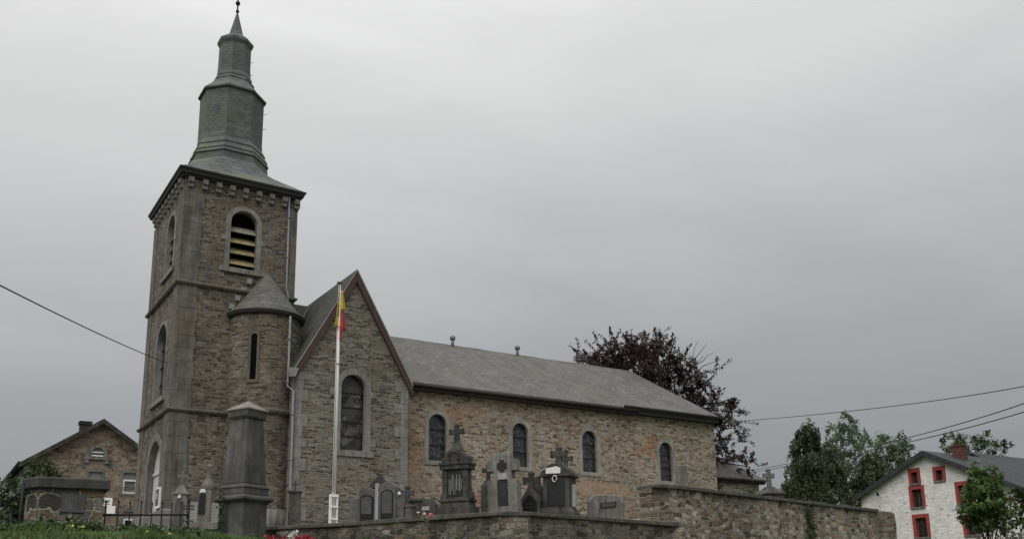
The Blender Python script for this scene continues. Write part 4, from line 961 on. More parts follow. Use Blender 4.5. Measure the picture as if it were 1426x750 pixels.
g = grave('urn_stele', 'sandstone stele with black plaque, white ornament and tall finial before pale slabs', 'gravestone', 6.92, 27.2, -25, 'gravestones in front of the tower')
mb = MB(); mb.box(-.18, .16, -.16, .16, -.2, 1.12); mb.box(-.4, .4, -.22, .22, -.3, .22); mb.build('body', 'sand', g, bevel=.015)
mb = MB(); mb.lathe(.04, 0, [(.13, 1.12), (.17, 1.18), (.18, 1.28), (.11, 1.4), (.06, 1.5), (.045, 1.75), (.08, 1.79), (.04, 1.85), (0, 1.9)], 12); mb.build('finial', 'sand', g)
mb = MB(); mb.box(-.15, .03, -.195, -.15, .44, 1.0); mb.build('plaque', 'granite', g)
mb = MB(); mb.extrude([(-.08, 0), (.0, .02), (.07, .0), (.08, .07), (.03, .14), (.0, .1), (-.05, .12)], (-.06, -.21, 1.03), X, Z, (0, .05, 0)); mb.build('ornament', 'marble', g, bevel=.012)
# dark stele at the transept corner
g = grave('corner_stele', 'dark smooth stele with a little crooked cross against the transept corner stones', 'gravestone', 11.98, 34.0, -20, 'gravestones in front of the tower')
mb = MB(); mb.taper(0, 0, -.2, 1.28, .26, .2, .22, .17); mb.box(-.27, .27, -.21, .21, 1.28, 1.36); mb.build('body', 'bluestone', g, bevel=.015)
mb = stone_cross(1.36, .38, .22, .035, .035); mb.build('cross', 'bluestone', g)

for o in list(COL.objects):
    if o.get('category') == 'gravestone': o.rotation_euler[0] = radians(random.uniform(-1.6, 1.6)); o.rotation_euler[1] = radians(random.uniform(-1.8, 1.8))
# tall memorial pillar
g = thing('memorial_pillar', 'tall tapering grey stone memorial pillar with moulded base and pyramid cap', 'monument', (6.0, 20.35, 1.0), radians(-62))
mb = MB(); mb.taper(0, 0, -.5, 1.02, .365, .365, .36, .36); mb.build('base', 'monument', g, bevel=.015)
mb = MB(); mb.taper(0, 0, 1.0, 1.07, .362, .362, .445, .445); mb.taper(0, 0, 1.07, 1.13, .455, .455, .455, .455); mb.taper(0, 0, 1.13, 1.19, .43, .43, .365, .365); mb.taper(0, 0, 1.19, 1.33, .375, .375, .375, .375); mb.taper(0, 0, 1.33, 1.36, .395, .395, .39, .39); mb.taper(0, 0, 1.36, 1.42, .38, .38, .34, .34)
mb.build('moulding', 'monument', g, bevel=.01)
mb = MB(); mb.taper(0, 0, 1.42, 2.86, .34, .34, .25, .25); mb.build('shaft', 'monument', g, bevel=.02)
mb = MB(); mb.taper(0, 0, 2.86, 2.90, .252, .252, .29, .29); mb.taper(0, 0, 2.90, 3.05, .29, .29, .31, .31); mb.build('cap_moulding', 'monument', g, bevel=.012)
mb = MB(); mb.taper(0, 0, 3.05, 3.09, .33, .33, .33, .33); mb.taper(0, 0, 3.09, 3.29, .325, .325, .02, .02); mb.build('cap', 'capstone', g, bevel=.012)
for s in range(4):
    rot = Matrix.Rotation(pi/2*s, 3, 'Z'); mb = MB()
    mb.extrude([(-.30, .0), (.30, .0), (.2, .1), (.0, .17), (-.2, .1)], rot @ Vector((0, -.385, .2)), rot @ X, Z, rot @ Vector((0, .05, 0))); mb.build('foot_gable', 'monument', g, bevel=.01)

# flagpole with drooping flag
FX, FY = 9.3, 23.4
g = thing('flagpole', 'tall white flagpole in a white steel bracket behind the retaining wall', 'flagpole', (FX, FY, gz(FX, FY)))
mb = MB(); mb.tube([(0, 0, .1), (0, 0, 4), (0, 0, 6.72)], [.055, .05, .036], 12); mb.build('pole', 'white', g)
mb = MB(); mb.lathe(0, 0, [(0, 6.72), (.075, 6.73), (.075, 6.78), (0, 6.8)], 12); mb.build('finial', 'greyplaque', g)
mb = MB()
for s in (-1, 1): mb.box(s*.085-.022, s*.085+.022, -.06, .06, -.2, .86)
for z_ in (.18, .5, .78): mb.box(-.11, .11, -.075, -.045, z_, z_+.05)
mb.build('bracket', 'white', g, bevel=.004)
mb = MB(); mb.tube([(-.05, -.05, .9), (-.05, -.045, 6.7)], .006, 5); mb.tube([(-.06, -.05, 4.42), (.05, -.06, 4.42)], .012, 6); mb.build('halyard', 'greyplaque', g)
fl = thing('flag', 'limp black, yellow and red striped flag hanging folded at the flagpole', 'flag', (FX, FY, gz(FX, FY)+5.08))
def drape(x0, x1, z0, z1, sk, ph, amp):
    mb = MB(); n, m_ = 14, 10; rings = []
    for j in range(m_+1):
        v = j/m_; row = []
        for i in range(n+1):
            u = i/n; w_ = .35+.65*v
            x = x0+(x1-x0)*u*w_+sk*v*.1; row.append((x, -.07+amp*sin(u*9+ph+v*1.5)*w_, z1-(z1-z0)*(v**.92)*(1-.12*u*(1-v))))
        rings.append(row)
    mb.loft(rings, False, smooth=True); return mb
drape(.03, .19, .88, 1.44, .0, 0, .04).build('yellow_band', 'yellow', fl, fix=False)
drape(.05, .22, .30, .90, .05, 1, .04).build('red_band', 'red', fl, fix=False)
drape(.02, .10, .0, .45, .0, 2, .03).build('red_band', 'red', fl, fix=False)
drape(-.02, -.16, .36, 1.12, .0, 1, .035).build('yellow_band', 'yellow', fl, fix=False)
drape(-.02, -.07, .7, 1.6, .0, 2, .02).build('black_band', 'black', fl, fix=False)
fl.scale = (.9, .9, 1.0)
for o in fl.children:
    o.modifiers.new('cloth', 'SOLIDIFY').thickness = .006

# ------------------------------------------------------------------ leaf and branch tools
def quads_mesh(name, P_, N_, S_, m, parent=None, aspect=1.6, fold=True):
    """P_ positions, N_ approximate normals, S_ sizes -> separate little leaf faces"""
    n = len(P_); N_ = N_/np.linalg.norm(N_, axis=1, keepdims=True)
    r = rng.normal(size=(n, 3)); T = np.cross(N_, r); T /= np.linalg.norm(T, axis=1, keepdims=True)+1e-9; B = np.cross(N_, T)
    S = S_[:, None]; a = T*S*aspect/2; b = B*S/2
    V = np.stack([P_-a, P_+b*.9-a*.05, P_+a+N_*S*.15, P_-b*.9-a*.05], 1).reshape(-1, 3)
    me = bpy.data.meshes.new(name); me.vertices.add(4*n); me.vertices.foreach_set('co', V.ravel().astype(np.float32))
    me.loops.add(4*n); me.loops.foreach_set('vertex_index', np.arange(4*n, dtype=np.int32))
    me.polygons.add(n); me.polygons.foreach_set('loop_start', np.arange(0, 4*n, 4, dtype=np.int32))
    me.update(calc_edges=True); me.validate()
    me.materials.append(M[m]); o = bpy.data.objects.new(name, me); COL.objects.link(o)
    if parent: o.parent = parent
    return o
def sprays(blobs, per, nleaf, length, width, thick, size, droop=.0, out=.8, jitter=.35, flat=True):
    """leafy twigs growing outwards inside blobs (x,y,z,rx,ry,rz); returns positions, normals, sizes and twig axes"""
    PP, NN, SS, TW = [], [], [], []
    for (bx, by, bz, rx, ry, rz_) in blobs:
        k = max(3, int(per*(rx*ry*rz_)**(2/3)))
        for _ in range(k):
            d = rng.normal(size=3); d /= np.linalg.norm(d); rad = rng.uniform(.35, 1.0)**.6
            c = np.array([bx, by, bz])+d*np.array([rx, ry, rz_])*rad
            ax = d*out+rng.normal(size=3)*jitter+np.array([0, 0, -droop]); ax /= np.linalg.norm(ax)
            L = length*rng.uniform(.6, 1.3)
            side = np.cross(ax, [0, 0, 1.0]); 
            if np.linalg.norm(side) < .1: side = np.cross(ax, [1.0, 0, 0])
            side /= np.linalg.norm(side); upv = np.cross(side, ax)
            n = int(nleaf*rng.uniform(.6, 1.3)); t = rng.uniform(0, 1, n); wd = width*(1-.7*t)
            p = c+np.outer(t*L, ax)+np.outer(rng.normal(size=n)*wd*.6, side)+np.outer(rng.normal(size=n)*thick, upv)
            p[:, 2] -= droop*(t*L)**2*.25
            PP.append(p); NN.append(upv+rng.normal(size=(n, 3))*.45); SS.append(size*rng.uniform(.6, 1.25, n)); TW.append((c-ax*L*.3, c+ax*L*.9))
    return np.concatenate(PP), np.concatenate(NN), np.concatenate(SS), TW
def limbs(mb, base, targets, r0, seed=0, wob=.3, twigs=()):
    rr = random.Random(seed)
    for t_ in targets:
        a, b = Vector(base), Vector(t_); L = (b-a).length; pts = []
        for i in range(6):
            f = i/5; p = a.lerp(b, f)+Vector((rr.uniform(-1, 1), rr.uniform(-1, 1), rr.uniform(-.6, .6)))*wob*L*.12*sin(pi*f); p.z += L*.12*sin(pi*f)*wob; pts.append(p)
        mb.tube(pts, [r0*(1-.8*i/5) for i in range(6)], 6)
    for a, b in twigs: mb.tube([Vector(a), Vector(a).lerp(Vector(b), .5)+Vector((0, 0, .02)), Vector(b)], [.022, .016, .006], 4)
def crown_at(px, py, D):     # places a clump from measured bearings: bearing and height at distance D
    v = (r_*((px-713)/1293.66)-u_*((py-535)/1293.66)+f_); h = hypot(v.x, v.y); return np.array([v.x*D/h, v.y*D/h, v.z*D/h])

# copper beech beyond the choir
D0 = 58
spec = [(812, 492, 10), (822, 500, 14), (838, 490, 16), (852, 480, 12), (868, 480, 16), (884, 472, 12), (900, 474, 16), (916, 472, 10), (928, 484, 14), (835, 505, 20), (862, 495, 24), (893, 490, 24), (925, 500, 22), (850, 515, 24), (885, 510, 28), (920, 515, 30), (950, 505, 16), (972, 520, 18), (945, 540, 28), (978, 545, 20), (905, 540, 28), (1000, 515, 6),
        (962, 572, 24), (990, 562, 20), (1008, 572, 18), (1020, 582, 14), (985, 595, 18), (1000, 610, 14), (1025, 608, 10), (1008, 628, 13), (1020, 636, 12), (1042, 646, 10), (1030, 640, 8), (880, 545, 26), (940, 580, 26)]
bl = []
for px, py, r in spec:
    R_ = r/1293.66*D0*.90; c = crown_at(px-2, py+3, D0+rng.uniform(-2.5, 3.5)); bl.append((*c, R_, R_*1.5, R_*.72))
cb = crown_at(930, 640, D0); root = (cb[0], cb[1], -1.6+4)
tree = thing('copper_beech', 'dark purple copper beech spreading behind the east end of the church', 'tree', (root[0], root[1], 1.5))
P_, N_, S_, TW = sprays(bl, 46, 60, .95, .17, .06, .095, .12, .9, .32)
off = np.array([root[0], root[1], 1.5])
quads_mesh('crown', P_-off, N_, S_, 'beech', tree)
mb = MB(); mb.tube([(0, 0, -1), (.05, .1, 3), (.2, 0, 7.5)], [.5, .42, .3], 10)
limbs(mb, (.15, 0, 6.0), [Vector(b[:3])-Vector(off) for b in bl], .13, 3, .8, [(Vector(a)-Vector(off), Vector(b)-Vector(off)) for a, b in TW[::2]])
bare = [crown_at(*q, D0+1)-off for q in ((985, 478), (972, 474), (1005, 500), (958, 482), (995, 490), (940, 470), (1002, 512), (980, 495))]
limbs(mb, Vector(crown_at(945, 535, D0+1)-off), bare, .05, 5, .5)
mb.build('trunk', 'bark', tree, fix=False, uv=False)

# trees on the right, far behind the tall wall
def far_tree(name, label, D, spec, m, base_px, per, nleaf, length, width, thick, size, droop, seed, squash=(1.2, .9), bark='bark', group='trees beyond the boundary wall', r0=.22, gz_=-1.6, out=.7):
    bl = []
    for px, py, r in spec:
        R_ = r/1293.66*D; c = crown_at(px, py, D+rng.uniform(-.03, .03)*D); bl.append((*c, R_, R_*squash[0], R_*squash[1]))
    b = crown_at(base_px, 760, D); off = np.array([b[0], b[1], gz_])
    t = thing(name, label, 'tree', off, 0, group)
    P_, N_, S_, TW = sprays(bl, per, nleaf, length, width, thick, size, droop, out)
    quads_mesh('crown', P_-off, N_, S_, m, t)
    top = max(q[2] for q in bl)-gz_; mb = MB(); mb.tube([(0, 0, -.3), (.1, 0, top*.4), (0, .1, top*.95)], [r0*1.3, r0, r0*.25], 8)
    for q in bl:
        v = Vector(q[:3])-Vector(off); limbs(mb, (0, 0, max(.8, v.z*.7)), [v], r0*.35, seed, .6)
    for a, b_ in TW[::5]: mb.tube([Vector(a)-Vector(off), Vector(b_)-Vector(off)], [.02, .008], 4)
    mb.build('trunk', bark, t, fix=False, uv=False); return t
BI = dict(per=34, nleaf=52, length=.9, width=.22, thick=.1, size=.15, droop=1.3, squash=(1.0, 1.15), bark='birchbark', out=.45)
AS = dict(per=20, nleaf=36, length=.55, width=.4, thick=.25, size=.18, droop=.05, squash=(1.0, .9), bark='birchbark', out=.5)
far_tree('birch_tree', 'tall dark green drooping birch, leftmost of the trees beyond the wall', 84,
         [(1126, 586, 5), (1120, 594, 7), (1131, 596, 8), (1113, 604, 7), (1126, 607, 10), (1136, 609, 8), (1106, 617, 7), (1120, 622, 12), (1134, 624, 11), (1112, 636, 11), (1130, 640, 14), (1104, 652, 9), (1118, 655, 14), (1138, 656, 14), (1100, 668, 9), (1112, 674, 15), (1134, 675, 18), (1096, 684, 8)], 'birch', 1125, gz_=-1.6, seed=2, **BI)
far_tree('birch_tree', 'narrow dark birch second from the left, beside the pale aspen', 88,
         [(1152, 622, 6), (1150, 634, 8), (1156, 646, 10), (1148, 660, 12), (1164, 662, 12), (1154, 680, 15), (1176, 680, 15)], 'birch', 1156, seed=4, **BI)
far_tree('aspen_tree', 'pale green airy aspen with sky showing through, mid group beyond the wall', 98,
         [(1176, 585, 7), (1168, 592, 7), (1184, 592, 8), (1161, 602, 8), (1174, 604, 10), (1188, 606, 9), (1156, 616, 8), (1170, 620, 11), (1186, 622, 10), (1202, 606, 6), (1206, 617, 7), (1199, 624, 8), (1164, 636, 10), (1182, 640, 11), (1200, 638, 9), (1172, 655, 11), (1190, 658, 11)], 'poplar', 1178, seed=6, **AS)
far_tree('birch_tree', 'dense dark birch standing right of the pale aspen beyond the wall', 90,
         [(1212, 634, 8), (1206, 646, 11), (1220, 648, 11), (1230, 656, 10), (1210, 662, 14), (1226, 668, 13), (1196, 672, 12), (1212, 682, 16), (1236, 676, 14), (1246, 666, 9)], 'birch', 1214, seed=8, **BI)
far_tree('aspen_tree', 'smaller pale aspen just above the left roof slope of the white house', 102,
         [(1228, 607, 6), (1223, 616, 8), (1234, 618, 8), (1226, 629, 9), (1254, 611, 6), (1248, 620, 8), (1260, 621, 8), (1268, 630, 7), (1242, 634, 10), (1256, 636, 10), (1272, 641, 6), (1234, 648, 11), (1250, 652, 11)], 'poplar', 1245, seed=9, **AS)
far_tree('bushy_tree', 'bushy green tree behind the brick chimney of the white house', 96,
         [(1318, 618, 6), (1328, 614, 7), (1340, 613, 6), (1352, 617, 7), (1362, 613, 7), (1372, 611, 6), (1384, 616, 5), (1392, 621, 4), (1400, 625, 3), (1335, 625, 9), (1355, 628, 9), (1375, 624, 8)], 'shrub', 1350, 24, 44, .8, .3, .15, .16, .05, 10, (1.2, .9))
far_tree('bushy_tree', 'dark undergrowth filling the gap below the birches beyond the wall', 80,
         [(1096, 690, 10), (1112, 694, 12), (1130, 695, 12), (1150, 696, 12), (1170, 696, 12), (1190, 698, 12), (1208, 694, 11)], 'birch', 1150, 24, 46, .8, .3, .15, .15, .3, 11, (1.3, .9))

# ------------------------------------------------------------------ white gabled house
HX = 44.0
h = thing('white_house', 'whitewashed stone house with red window surrounds and a dark slate roof', 'house', (HX, 29, -1.6))
HO = (HX, 29.0, -1.6)
def H(name, mb, m, parent=None, bevel=0, label=None): return mb.build(name, m, parent or h, HO, bevel, label=label)
yl, yr, yc, ze, zp, xe = 33.1, 24.2, 28.9, 4.95, 6.82, 54.5
zr = 4.55
hw = [(29.68, 29.18+.5, 0, 0)]
# window openings: y-right, y-left, z-bottom, z-top of the surround
WN = [(29.33, 30.03, 5.28, 6.16), (27.91, 28.61, 5.28, 6.10), (29.2, 30.1, 4.05, 5.25), (26.45, 27.49, 4.0, 5.2), (29.1, 30.07, 2.5, 3.77), (26.32, 27.3, 2.45, 3.5), (29.1, 30.05, .4, 1.7), (26.3, 27.3, .4, 1.7), (24.35, 24.36, 0, 0)]
WN = WN[:-1]
holes = [rect(a+.17, b-.17, c+.08, d-.2) for a, b, c, d in WN]
mb = MB()
mb.panel([(yr, -1.6), (yl, -1.6), (yl, ze), (yc, zp), (yr, zr)], holes, (HX, 0, 0), Yv, Z, X*.35, rim=False)
mb.panel(rect(HX, xe, -1.6, zr), [], (0, yr, 0), X, Z, Yv*.3, rim=False); mb.panel(rect(HX, xe, -1.6, ze), [], (0, yl, 0), X, Z, -Yv*.3, rim=False)
mb.panel([(yr, -1.6), (yl, -1.6), (yl, ze), (yc, zp), (yr, zr)], [], (xe, 0, 0), Yv, Z, -X*.35, rim=False)
H('wall', mb, 'whitewash')
for (a, b, c, d), hl in zip(WN, holes):
    mb = MB(); mb.panel(rect(a, b, c+.08, d), [rect(a+.172, b-.172, c+.082, d-.202)], (HX-.03, 0, 0), Yv, Z, X*.2)
    f = H('window', mb, 'redpaint', None, .006)
    mb = MB(); mb.box(HX-.08, HX+.1, a+.02, b-.02, c, c+.078); H('sill', mb, 'bluestonel', f, .008)
    mb = MB(); mb.box(HX+.2, HX+.22, a+.17, b-.17, c+.08, d-.2); H('pane', mb, 'pane', f)
    mb = MB(); m0 = (a+b)/2
    mb.box(HX+.16, HX+.2, m0-.02, m0+.02, c+.08, d-.2); mb.box(HX+.16, HX+.2, a+.17, a+.205, c+.08, d-.2); mb.box(HX+.16, HX+.2, b-.205, b-.17, c+.08, d-.2); mb.box(HX+.165, HX+.195, a+.17, b-.17, d-.45, d-.41)
    H('frame', mb, 'bluestone', f)
mb = MB(); mb.box(HX-.05, HX+.12, 24.45, 25.2, 4.02, 4.18); H('lintel', mb, 'redpaint', None, .01)
mb = MB(); s1 = (zp-ze)/(yl-yc); s2 = (zp-zr)/(yc-yr)
slab(mb, [(HX-.3, yl+.35, ze-.35*s1+.08), (xe, yl+.35, ze-.35*s1+.08), (xe, yc, zp+.08), (HX-.3, yc, zp+.08)], (0, .03, .07))
slab(mb, [(HX-.3, yc, zp+.08), (xe, yc, zp+.08), (xe, yr-.5, zr-.5*s2+.08), (HX-.3, yr-.5, zr-.5*s2+.08)], (0, -.03, .07))
rf = H('roof', mb, 'houseslate')
mb = MB()
for ya, za, yb, zb in ((yl+.35, ze-.35*s1, yc, zp), (yc, zp, yr-.5, zr-.5*s2)):
    mb.add([(HX-.33, ya, za+.15), (HX-.33, yb, zb+.15), (HX-.33, yb, zb-.12), (HX-.33, ya, za-.12), (HX-.29, ya, za+.15), (HX-.29, yb, zb+.15), (HX-.29, yb, zb-.12), (HX-.29, ya, za-.12)], [(0, 1, 2, 3), (7, 6, 5, 4), (0, 4, 5, 1), (3, 2, 6, 7), (0, 3, 7, 4), (1, 5, 6, 2)])
H('bargeboard', mb, 'houseslate', rf)
mb = MB(); mb.cbox(HX+1.75, 28.1, 5.6, .52, .52, 1.6); mb.cbox(HX+1.75, 28.1, 7.2, .6, .6, .09); H('chimney', mb, 'brick', rf, .01)
mb = MB(); mb.tube([(HX-.05, 32.6, 5.05), (HX-.5, 32.5, 5.15), (HX-.55, 32.3, 5.05)], .03, 6); mb.tube([(HX-.35, 31.8, 5.1), (HX-.3, 31.75, 4.9)], .06, 6); H('bracket_lamp', mb, 'iron')
bn = thing('barn', 'dark slate roofed barn standing behind the white house', 'barn', (57, 34, -1.6))
mb = MB(); mb.box(0, 20, -4, 4, 0, 7.2); mb.extrude([(-4, 7.2), (4, 7.2), (0, 9.9)], (0, 0, 0), Yv, Z, X*20); mb.build('wall', 'plaster', bn)
mb = MB(); slab(mb, [(-.4, -4.4, 6.95), (21, -4.4, 6.95), (21, 0, 9.95), (-.4, 0, 9.95)], (0, -.03, .1)); slab(mb, [(-.4, 4.4, 6.95), (21, 4.4, 6.95), (21, 0, 9.95), (-.4, 0, 9.95)], (0, .03, .1)); mb.build('roof', 'houseslate', bn)

# young staked tree in front of the white house
yt = thing('young_tree', 'small bushy green tree with stakes in front of the white house', 'tree', (0, 0, 0))
D = 38.0; base = crown_at(1376, 750, D); yt.location = (base[0], base[1], -1.6); off = np.array([base[0], base[1], -1.6])
bl = []
for px, py, r in [(1363, 652, 9), (1358, 664, 12), (1374, 662, 11), (1366, 678, 18), (1385, 676, 14), (1352, 690, 13), (1372, 696, 20), (1392, 696, 15), (1350, 708, 14), (1365, 716, 18), (1385, 714, 18), (1345, 716, 8), (1402, 708, 10), (1375, 728, 13), (1396, 726, 10), (1358, 728, 10)]:
    R_ = r*.84/1293.66*D; c = crown_at(px+(1372-px)*.06, py, D+rng.uniform(-.35, .35)); bl.append((*c, R_, R_*1.1, R_*.85))
P_, N_, S_, TW = sprays(bl, 190, 40, .26, .13, .07, .075, .2, .7); quads_mesh('crown', P_-off, N_, S_, 'maple', yt)
mb = MB(); mb.tube([(0, 0, -.1), (.02, 0, 2.5), (0, 0, 5)], [.07, .055, .02], 8); limbs(mb, (0, 0, 2.3), [Vector(b[:3])-Vector(off) for b in bl], .025, 2, .5); mb.build('trunk', 'bark', yt, fix=False, uv=False)
for k, (dx, dy) in enumerate(((-.5, .05), (-.22, -.2), (.3, -.15))):
    mb = MB(); mb.tube([(dx, dy, -.1), (dx, dy, 2.75)], .045, 8); mb.build('stake', 'wood', yt)
mb = MB()
for z_ in (1.7, 2.05, 2.45): mb.tube([(-.5, .05, z_), (-.22, -.2, z_), (.3, -.15, z_)], .022, 6)
mb.build('cross_tie', 'wood', yt)
# shrub at the right edge and pickets
def shrub(name, label, D, spec, m, size, per=40, nleaf=30, group=None, cat='shrub', zb=-1.6, L=.4, bp=None, w=.2):
    bl = []
    for px, py, r in spec:
        R_ = r/1293.66*D; bl.append((*crown_at(px, py, D+rng.uniform(-.3, .3)), R_, R_*1.2, R_*.9))
    off = np.mean(np.array(bl)[:, :3], 0); off[2] = zb
    t = thing(name, label, cat, off, 0, group)
    P_, N_, S_, TW = sprays(bl, per, nleaf, L, w, .08, size, .1, .8); quads_mesh('foliage', P_-off, N_, S_, m, t)
    mb = MB(); limbs(mb, (0, 0, 0), [Vector(b[:3])-Vector(off) for b in bl], .03, 1, .4); mb.build('stem', 'bark', t, fix=False, uv=False); return t
shrub('shrub', 'dark green shrub cut by the right edge beside the white house', 40, [(1418, 700, 12), (1426, 715, 14), (1436, 700, 16), (1412, 690, 8), (1430, 730, 10)], 'shrub', .13)
shrub('shrub', 'thin leafy sapling between pickets below the white house lintel', 37.5, [(1408, 738, 6), (1414, 746, 7), (1402, 748, 7)], 'birch', .1, 60)
for k, (px, ptop) in enumerate(((1362, 742), (1410, 741), (1420, 740), (1402, 745))):
    c = crown_at(px, ptop, 36.5); p = thing('fence_picket', 'weathered upright wooden fence picket at the foot of the young tree', 'fence picket', (c[0], c[1], -1.6), 0, 'wooden pickets by the young tree')
    mb = MB(); hh = c[2]+1.6; mb.box(-.06, .06, -.02, .02, -.1, hh-.06); mb.taper(0, 0, hh-.06, hh, .06, .02, .01, .02); mb.build('board', 'wood', p)

# ------------------------------------------------------------------ stone house on the left
k_ = 60/56
lh = thing('stone_house', 'brown rubble house with grey roof and white framed windows, left of the church', 'house', (9.0, 60.0, gz(9, 60)))
LO = (9.0, 60.0, gz(9, 60))
def L_(name, mb, m, parent=None, bevel=0): return mb.build(name, m, parent or lh, LO, bevel)
x0, x1, xc, ez_, pz_, yb_ = 5.02, 12.8, 8.92, 7.85, 10.5, 72
w2 = (8.38, 9.15, 6.1, 7.5); w3 = (10.32, 11.13, 6.28, 7.55); w4 = (10.5, 11.28, 3.4, 5.2); wa = arch(8.45, 9.1, 8.42, 8.95)
mb = MB(); mb.panel([(x0, 2), (x1, 2), (x1, ez_), (xc, pz_), (x0, ez_)], [rect(*w2), rect(*w3), rect(*w4), wa], (0, 60, 0), X, Z, Yv*.3, rim=False)
mb.panel(rect(60, yb_, 2, ez_), [], (x1, 0, 0), Yv, Z, -X*.3, rim=False); mb.panel([(x0, 2), (x1, 2), (x1, ez_), (xc, pz_), (x0, ez_)], [], (0, yb_, 0), X, Z, -Yv*.3, rim=False)
lw = L_('wall', mb, 'house')
mb = MB(); mb.panel(rect(60, yb_, 2, ez_), [], (x0, 0, 0), Yv, Z, X*.3, rim=False); L_('side_wall', mb, 'plaster')
for i, w_ in enumerate((w2, w3, w4)):
    a, b, c, d = w_
    mb = MB(); mb.panel(rect(a-.12, b+.12, c-.12, d+.14), [rect(a+.002, b-.002, c+.002, d-.002)], (0, 59.96, 0), X, Z, Yv*.2); f = L_('window', mb, 'limed')
    mb = MB(); mb.panel(rect(a, b, c, d-.42), [rect(a+.1, b-.1, c+.11, d-.52)], (0, 60.0, 0), X, Z, Yv*.06); L_('frame', mb, 'white', f)
    mb = MB(); mb.box(a, b, 60.08, 60.14, d-.42, d); L_('blind_box', mb, 'blind', f)
    mb = MB(); mb.box(a+.05, b-.05, 60.13, 60.15, c+.05, d-.45); L_('pane', mb, 'pane' if i == 2 else 'blind', f)
    if i == 1:
        mb = MB(); mb.tube([(a-.05, 59.9, c+.35), (b+.05, 59.9, c+.35)], .02, 6); mb.tube([(a-.05, 59.9, c+.25), (b+.05, 59.9, c+.25)], .015, 6); L_('rail', mb, 'iron', f)
mb = MB(); ring_open(mb, wa, arch(8.25, 9.3, 8.3, 9.15), (0, 60, 0), X, Yv, .05, .2); f = L_('attic_window', mb, 'limed')
mb = MB(); mb.box(8.0, 9.55, 59.88, 60.02, 8.22, 8.36); mb.box(8.05, 8.3, 59.9, 60.02, 8.0, 8.22); mb.box(9.2, 9.45, 59.9, 60.02, 8.0, 8.22); L_('sill', mb, 'limed', f)
mb = MB(); mb.box(8.47, 9.08, 60.1, 60.14, 8.42, 8.95); L_('pane', mb, 'blind', f)
mb = MB(); mb.box(8.44, 9.11, 59.98, 60.1, 8.42, 8.5); mb.box(8.44, 9.11, 59.98, 60.1, 8.64, 8.7); L_('frame', mb, 'white', f)
mb = MB(); sl3 = (pz_-ez_)/(xc-x0); sl4 = (pz_-ez_)/(x1-xc)
slab(mb, [(x0-.4, 59.6, ez_-.4*sl3+.08), (xc, 59.6, pz_+.08), (xc, yb_, pz_+.08), (x0-.4, yb_, ez_-.4*sl3+.08)], (-.03, 0, .08)); slab(mb, [(xc, 59.6, pz_+.08), (x1+.4, 59.6, ez_-.4*sl4+.08), (x1+.4, yb_, ez_-.4*sl4+.08), (xc, yb_, pz_+.08)], (.03, 0, .08))
rf = L_('roof', mb, 'houseslate')
mb = MB()
for xa, za, xb_, zb in ((x0-.4, ez_-.4*sl3, xc, pz_), (xc, pz_, x1+.4, ez_-.4*sl4)):
    mb.add([(xa, 59.56, za+.17), (xb_, 59.56, zb+.17), (xb_, 59.56, zb-.12), (xa, 59.56, za-.12), (xa, 59.6, za+.17), (xb_, 59.6, zb+.17), (xb_, 59.6, zb-.12), (xa, 59.6, za-.12)], [(0, 1, 2, 3), (7, 6, 5, 4), (0, 4, 5, 1), (3, 2, 6, 7), (0, 3, 7, 4), (1, 5, 6, 2)])
L_('bargeboard', mb, 'bluestone', rf)
mb = MB(); mb.cbox(8.35, 63, 9.9, .6, .6, .85); mb.cbox(8.35, 63, 10.78, .75, .75, .08); mb.cbox(8.35, 63, 10.92, .75, .75, .05)
for sx in (-.28, .28): mb.box(8.35+sx-.04, 8.35+sx+.04, 62.8, 63.2, 10.85, 10.92)
L_('chimney', mb, 'bluestone', rf)
mb = MB(); mb.tube([(x0-.4, 59.6, ez_-.1), (x0-.4, yb_, ez_-.1)], .09, 8); L_('gutter', mb, 'bluestone', rf)

# signs between pier and house
c = crown_at(147.5, 698, 33)
sg = thing('sign_board', 'white sign board with black lettering over a red line beside the gate pier', 'sign', (c[0], c[1], c[2]), radians(-8))
mb = MB(); mb.box(-.22, .19, -.02, .02, -.13, .13); mb.build('board', 'white', sg)
mb = MB(); mb.box(-.20, .12, -.024, -.02, -.095, -.07); mb.build('red_line', 'red', sg)
cu = bpy.data.curves.new('lettering', 'FONT'); cu.body = 'iller'; cu.size = .18; cu.align_x = 'CENTER'; cu.extrude = .002; cu.offset = .004
tmp = bpy.data.objects.new('lettering_tmp', cu); COL.objects.link(tmp); bpy.context.view_layer.update()
me = bpy.data.meshes.new_from_object(tmp.evaluated_get(bpy.context.evaluated_depsgraph_get())); bpy.data.objects.remove(tmp)
me.materials.clear(); me.materials.append(M['iron']); lt = bpy.data.objects.new('lettering', me); COL.objects.link(lt); lt.parent = sg
lt.location = (-.02, -.024, -.035); lt.rotation_euler = (pi/2, 0, 0)
mb = MB(); mb.tube([(-.16, .03, -1.9), (-.16, .03, .1)], .03, 8); mb.tube([(.08, .03, -1.9), (.08, .03, .1)], .025, 8); mb.build('post', 'bluestone', sg)
c = crown_at(154.5, 709, 32.5)
sg = thing('blank_sign', 'small blank white board just below the lettered sign', 'sign', (c[0], c[1], c[2]), radians(-8))
mb = MB(); mb.box(-.125, .125, -.015, .015, -.12, .12); mb.build('board', 'white', sg); mb = MB(); mb.tube([(0, .03, -1.6), (0, .03, .08)], .02, 8); mb.build('post', 'bluestone', sg)

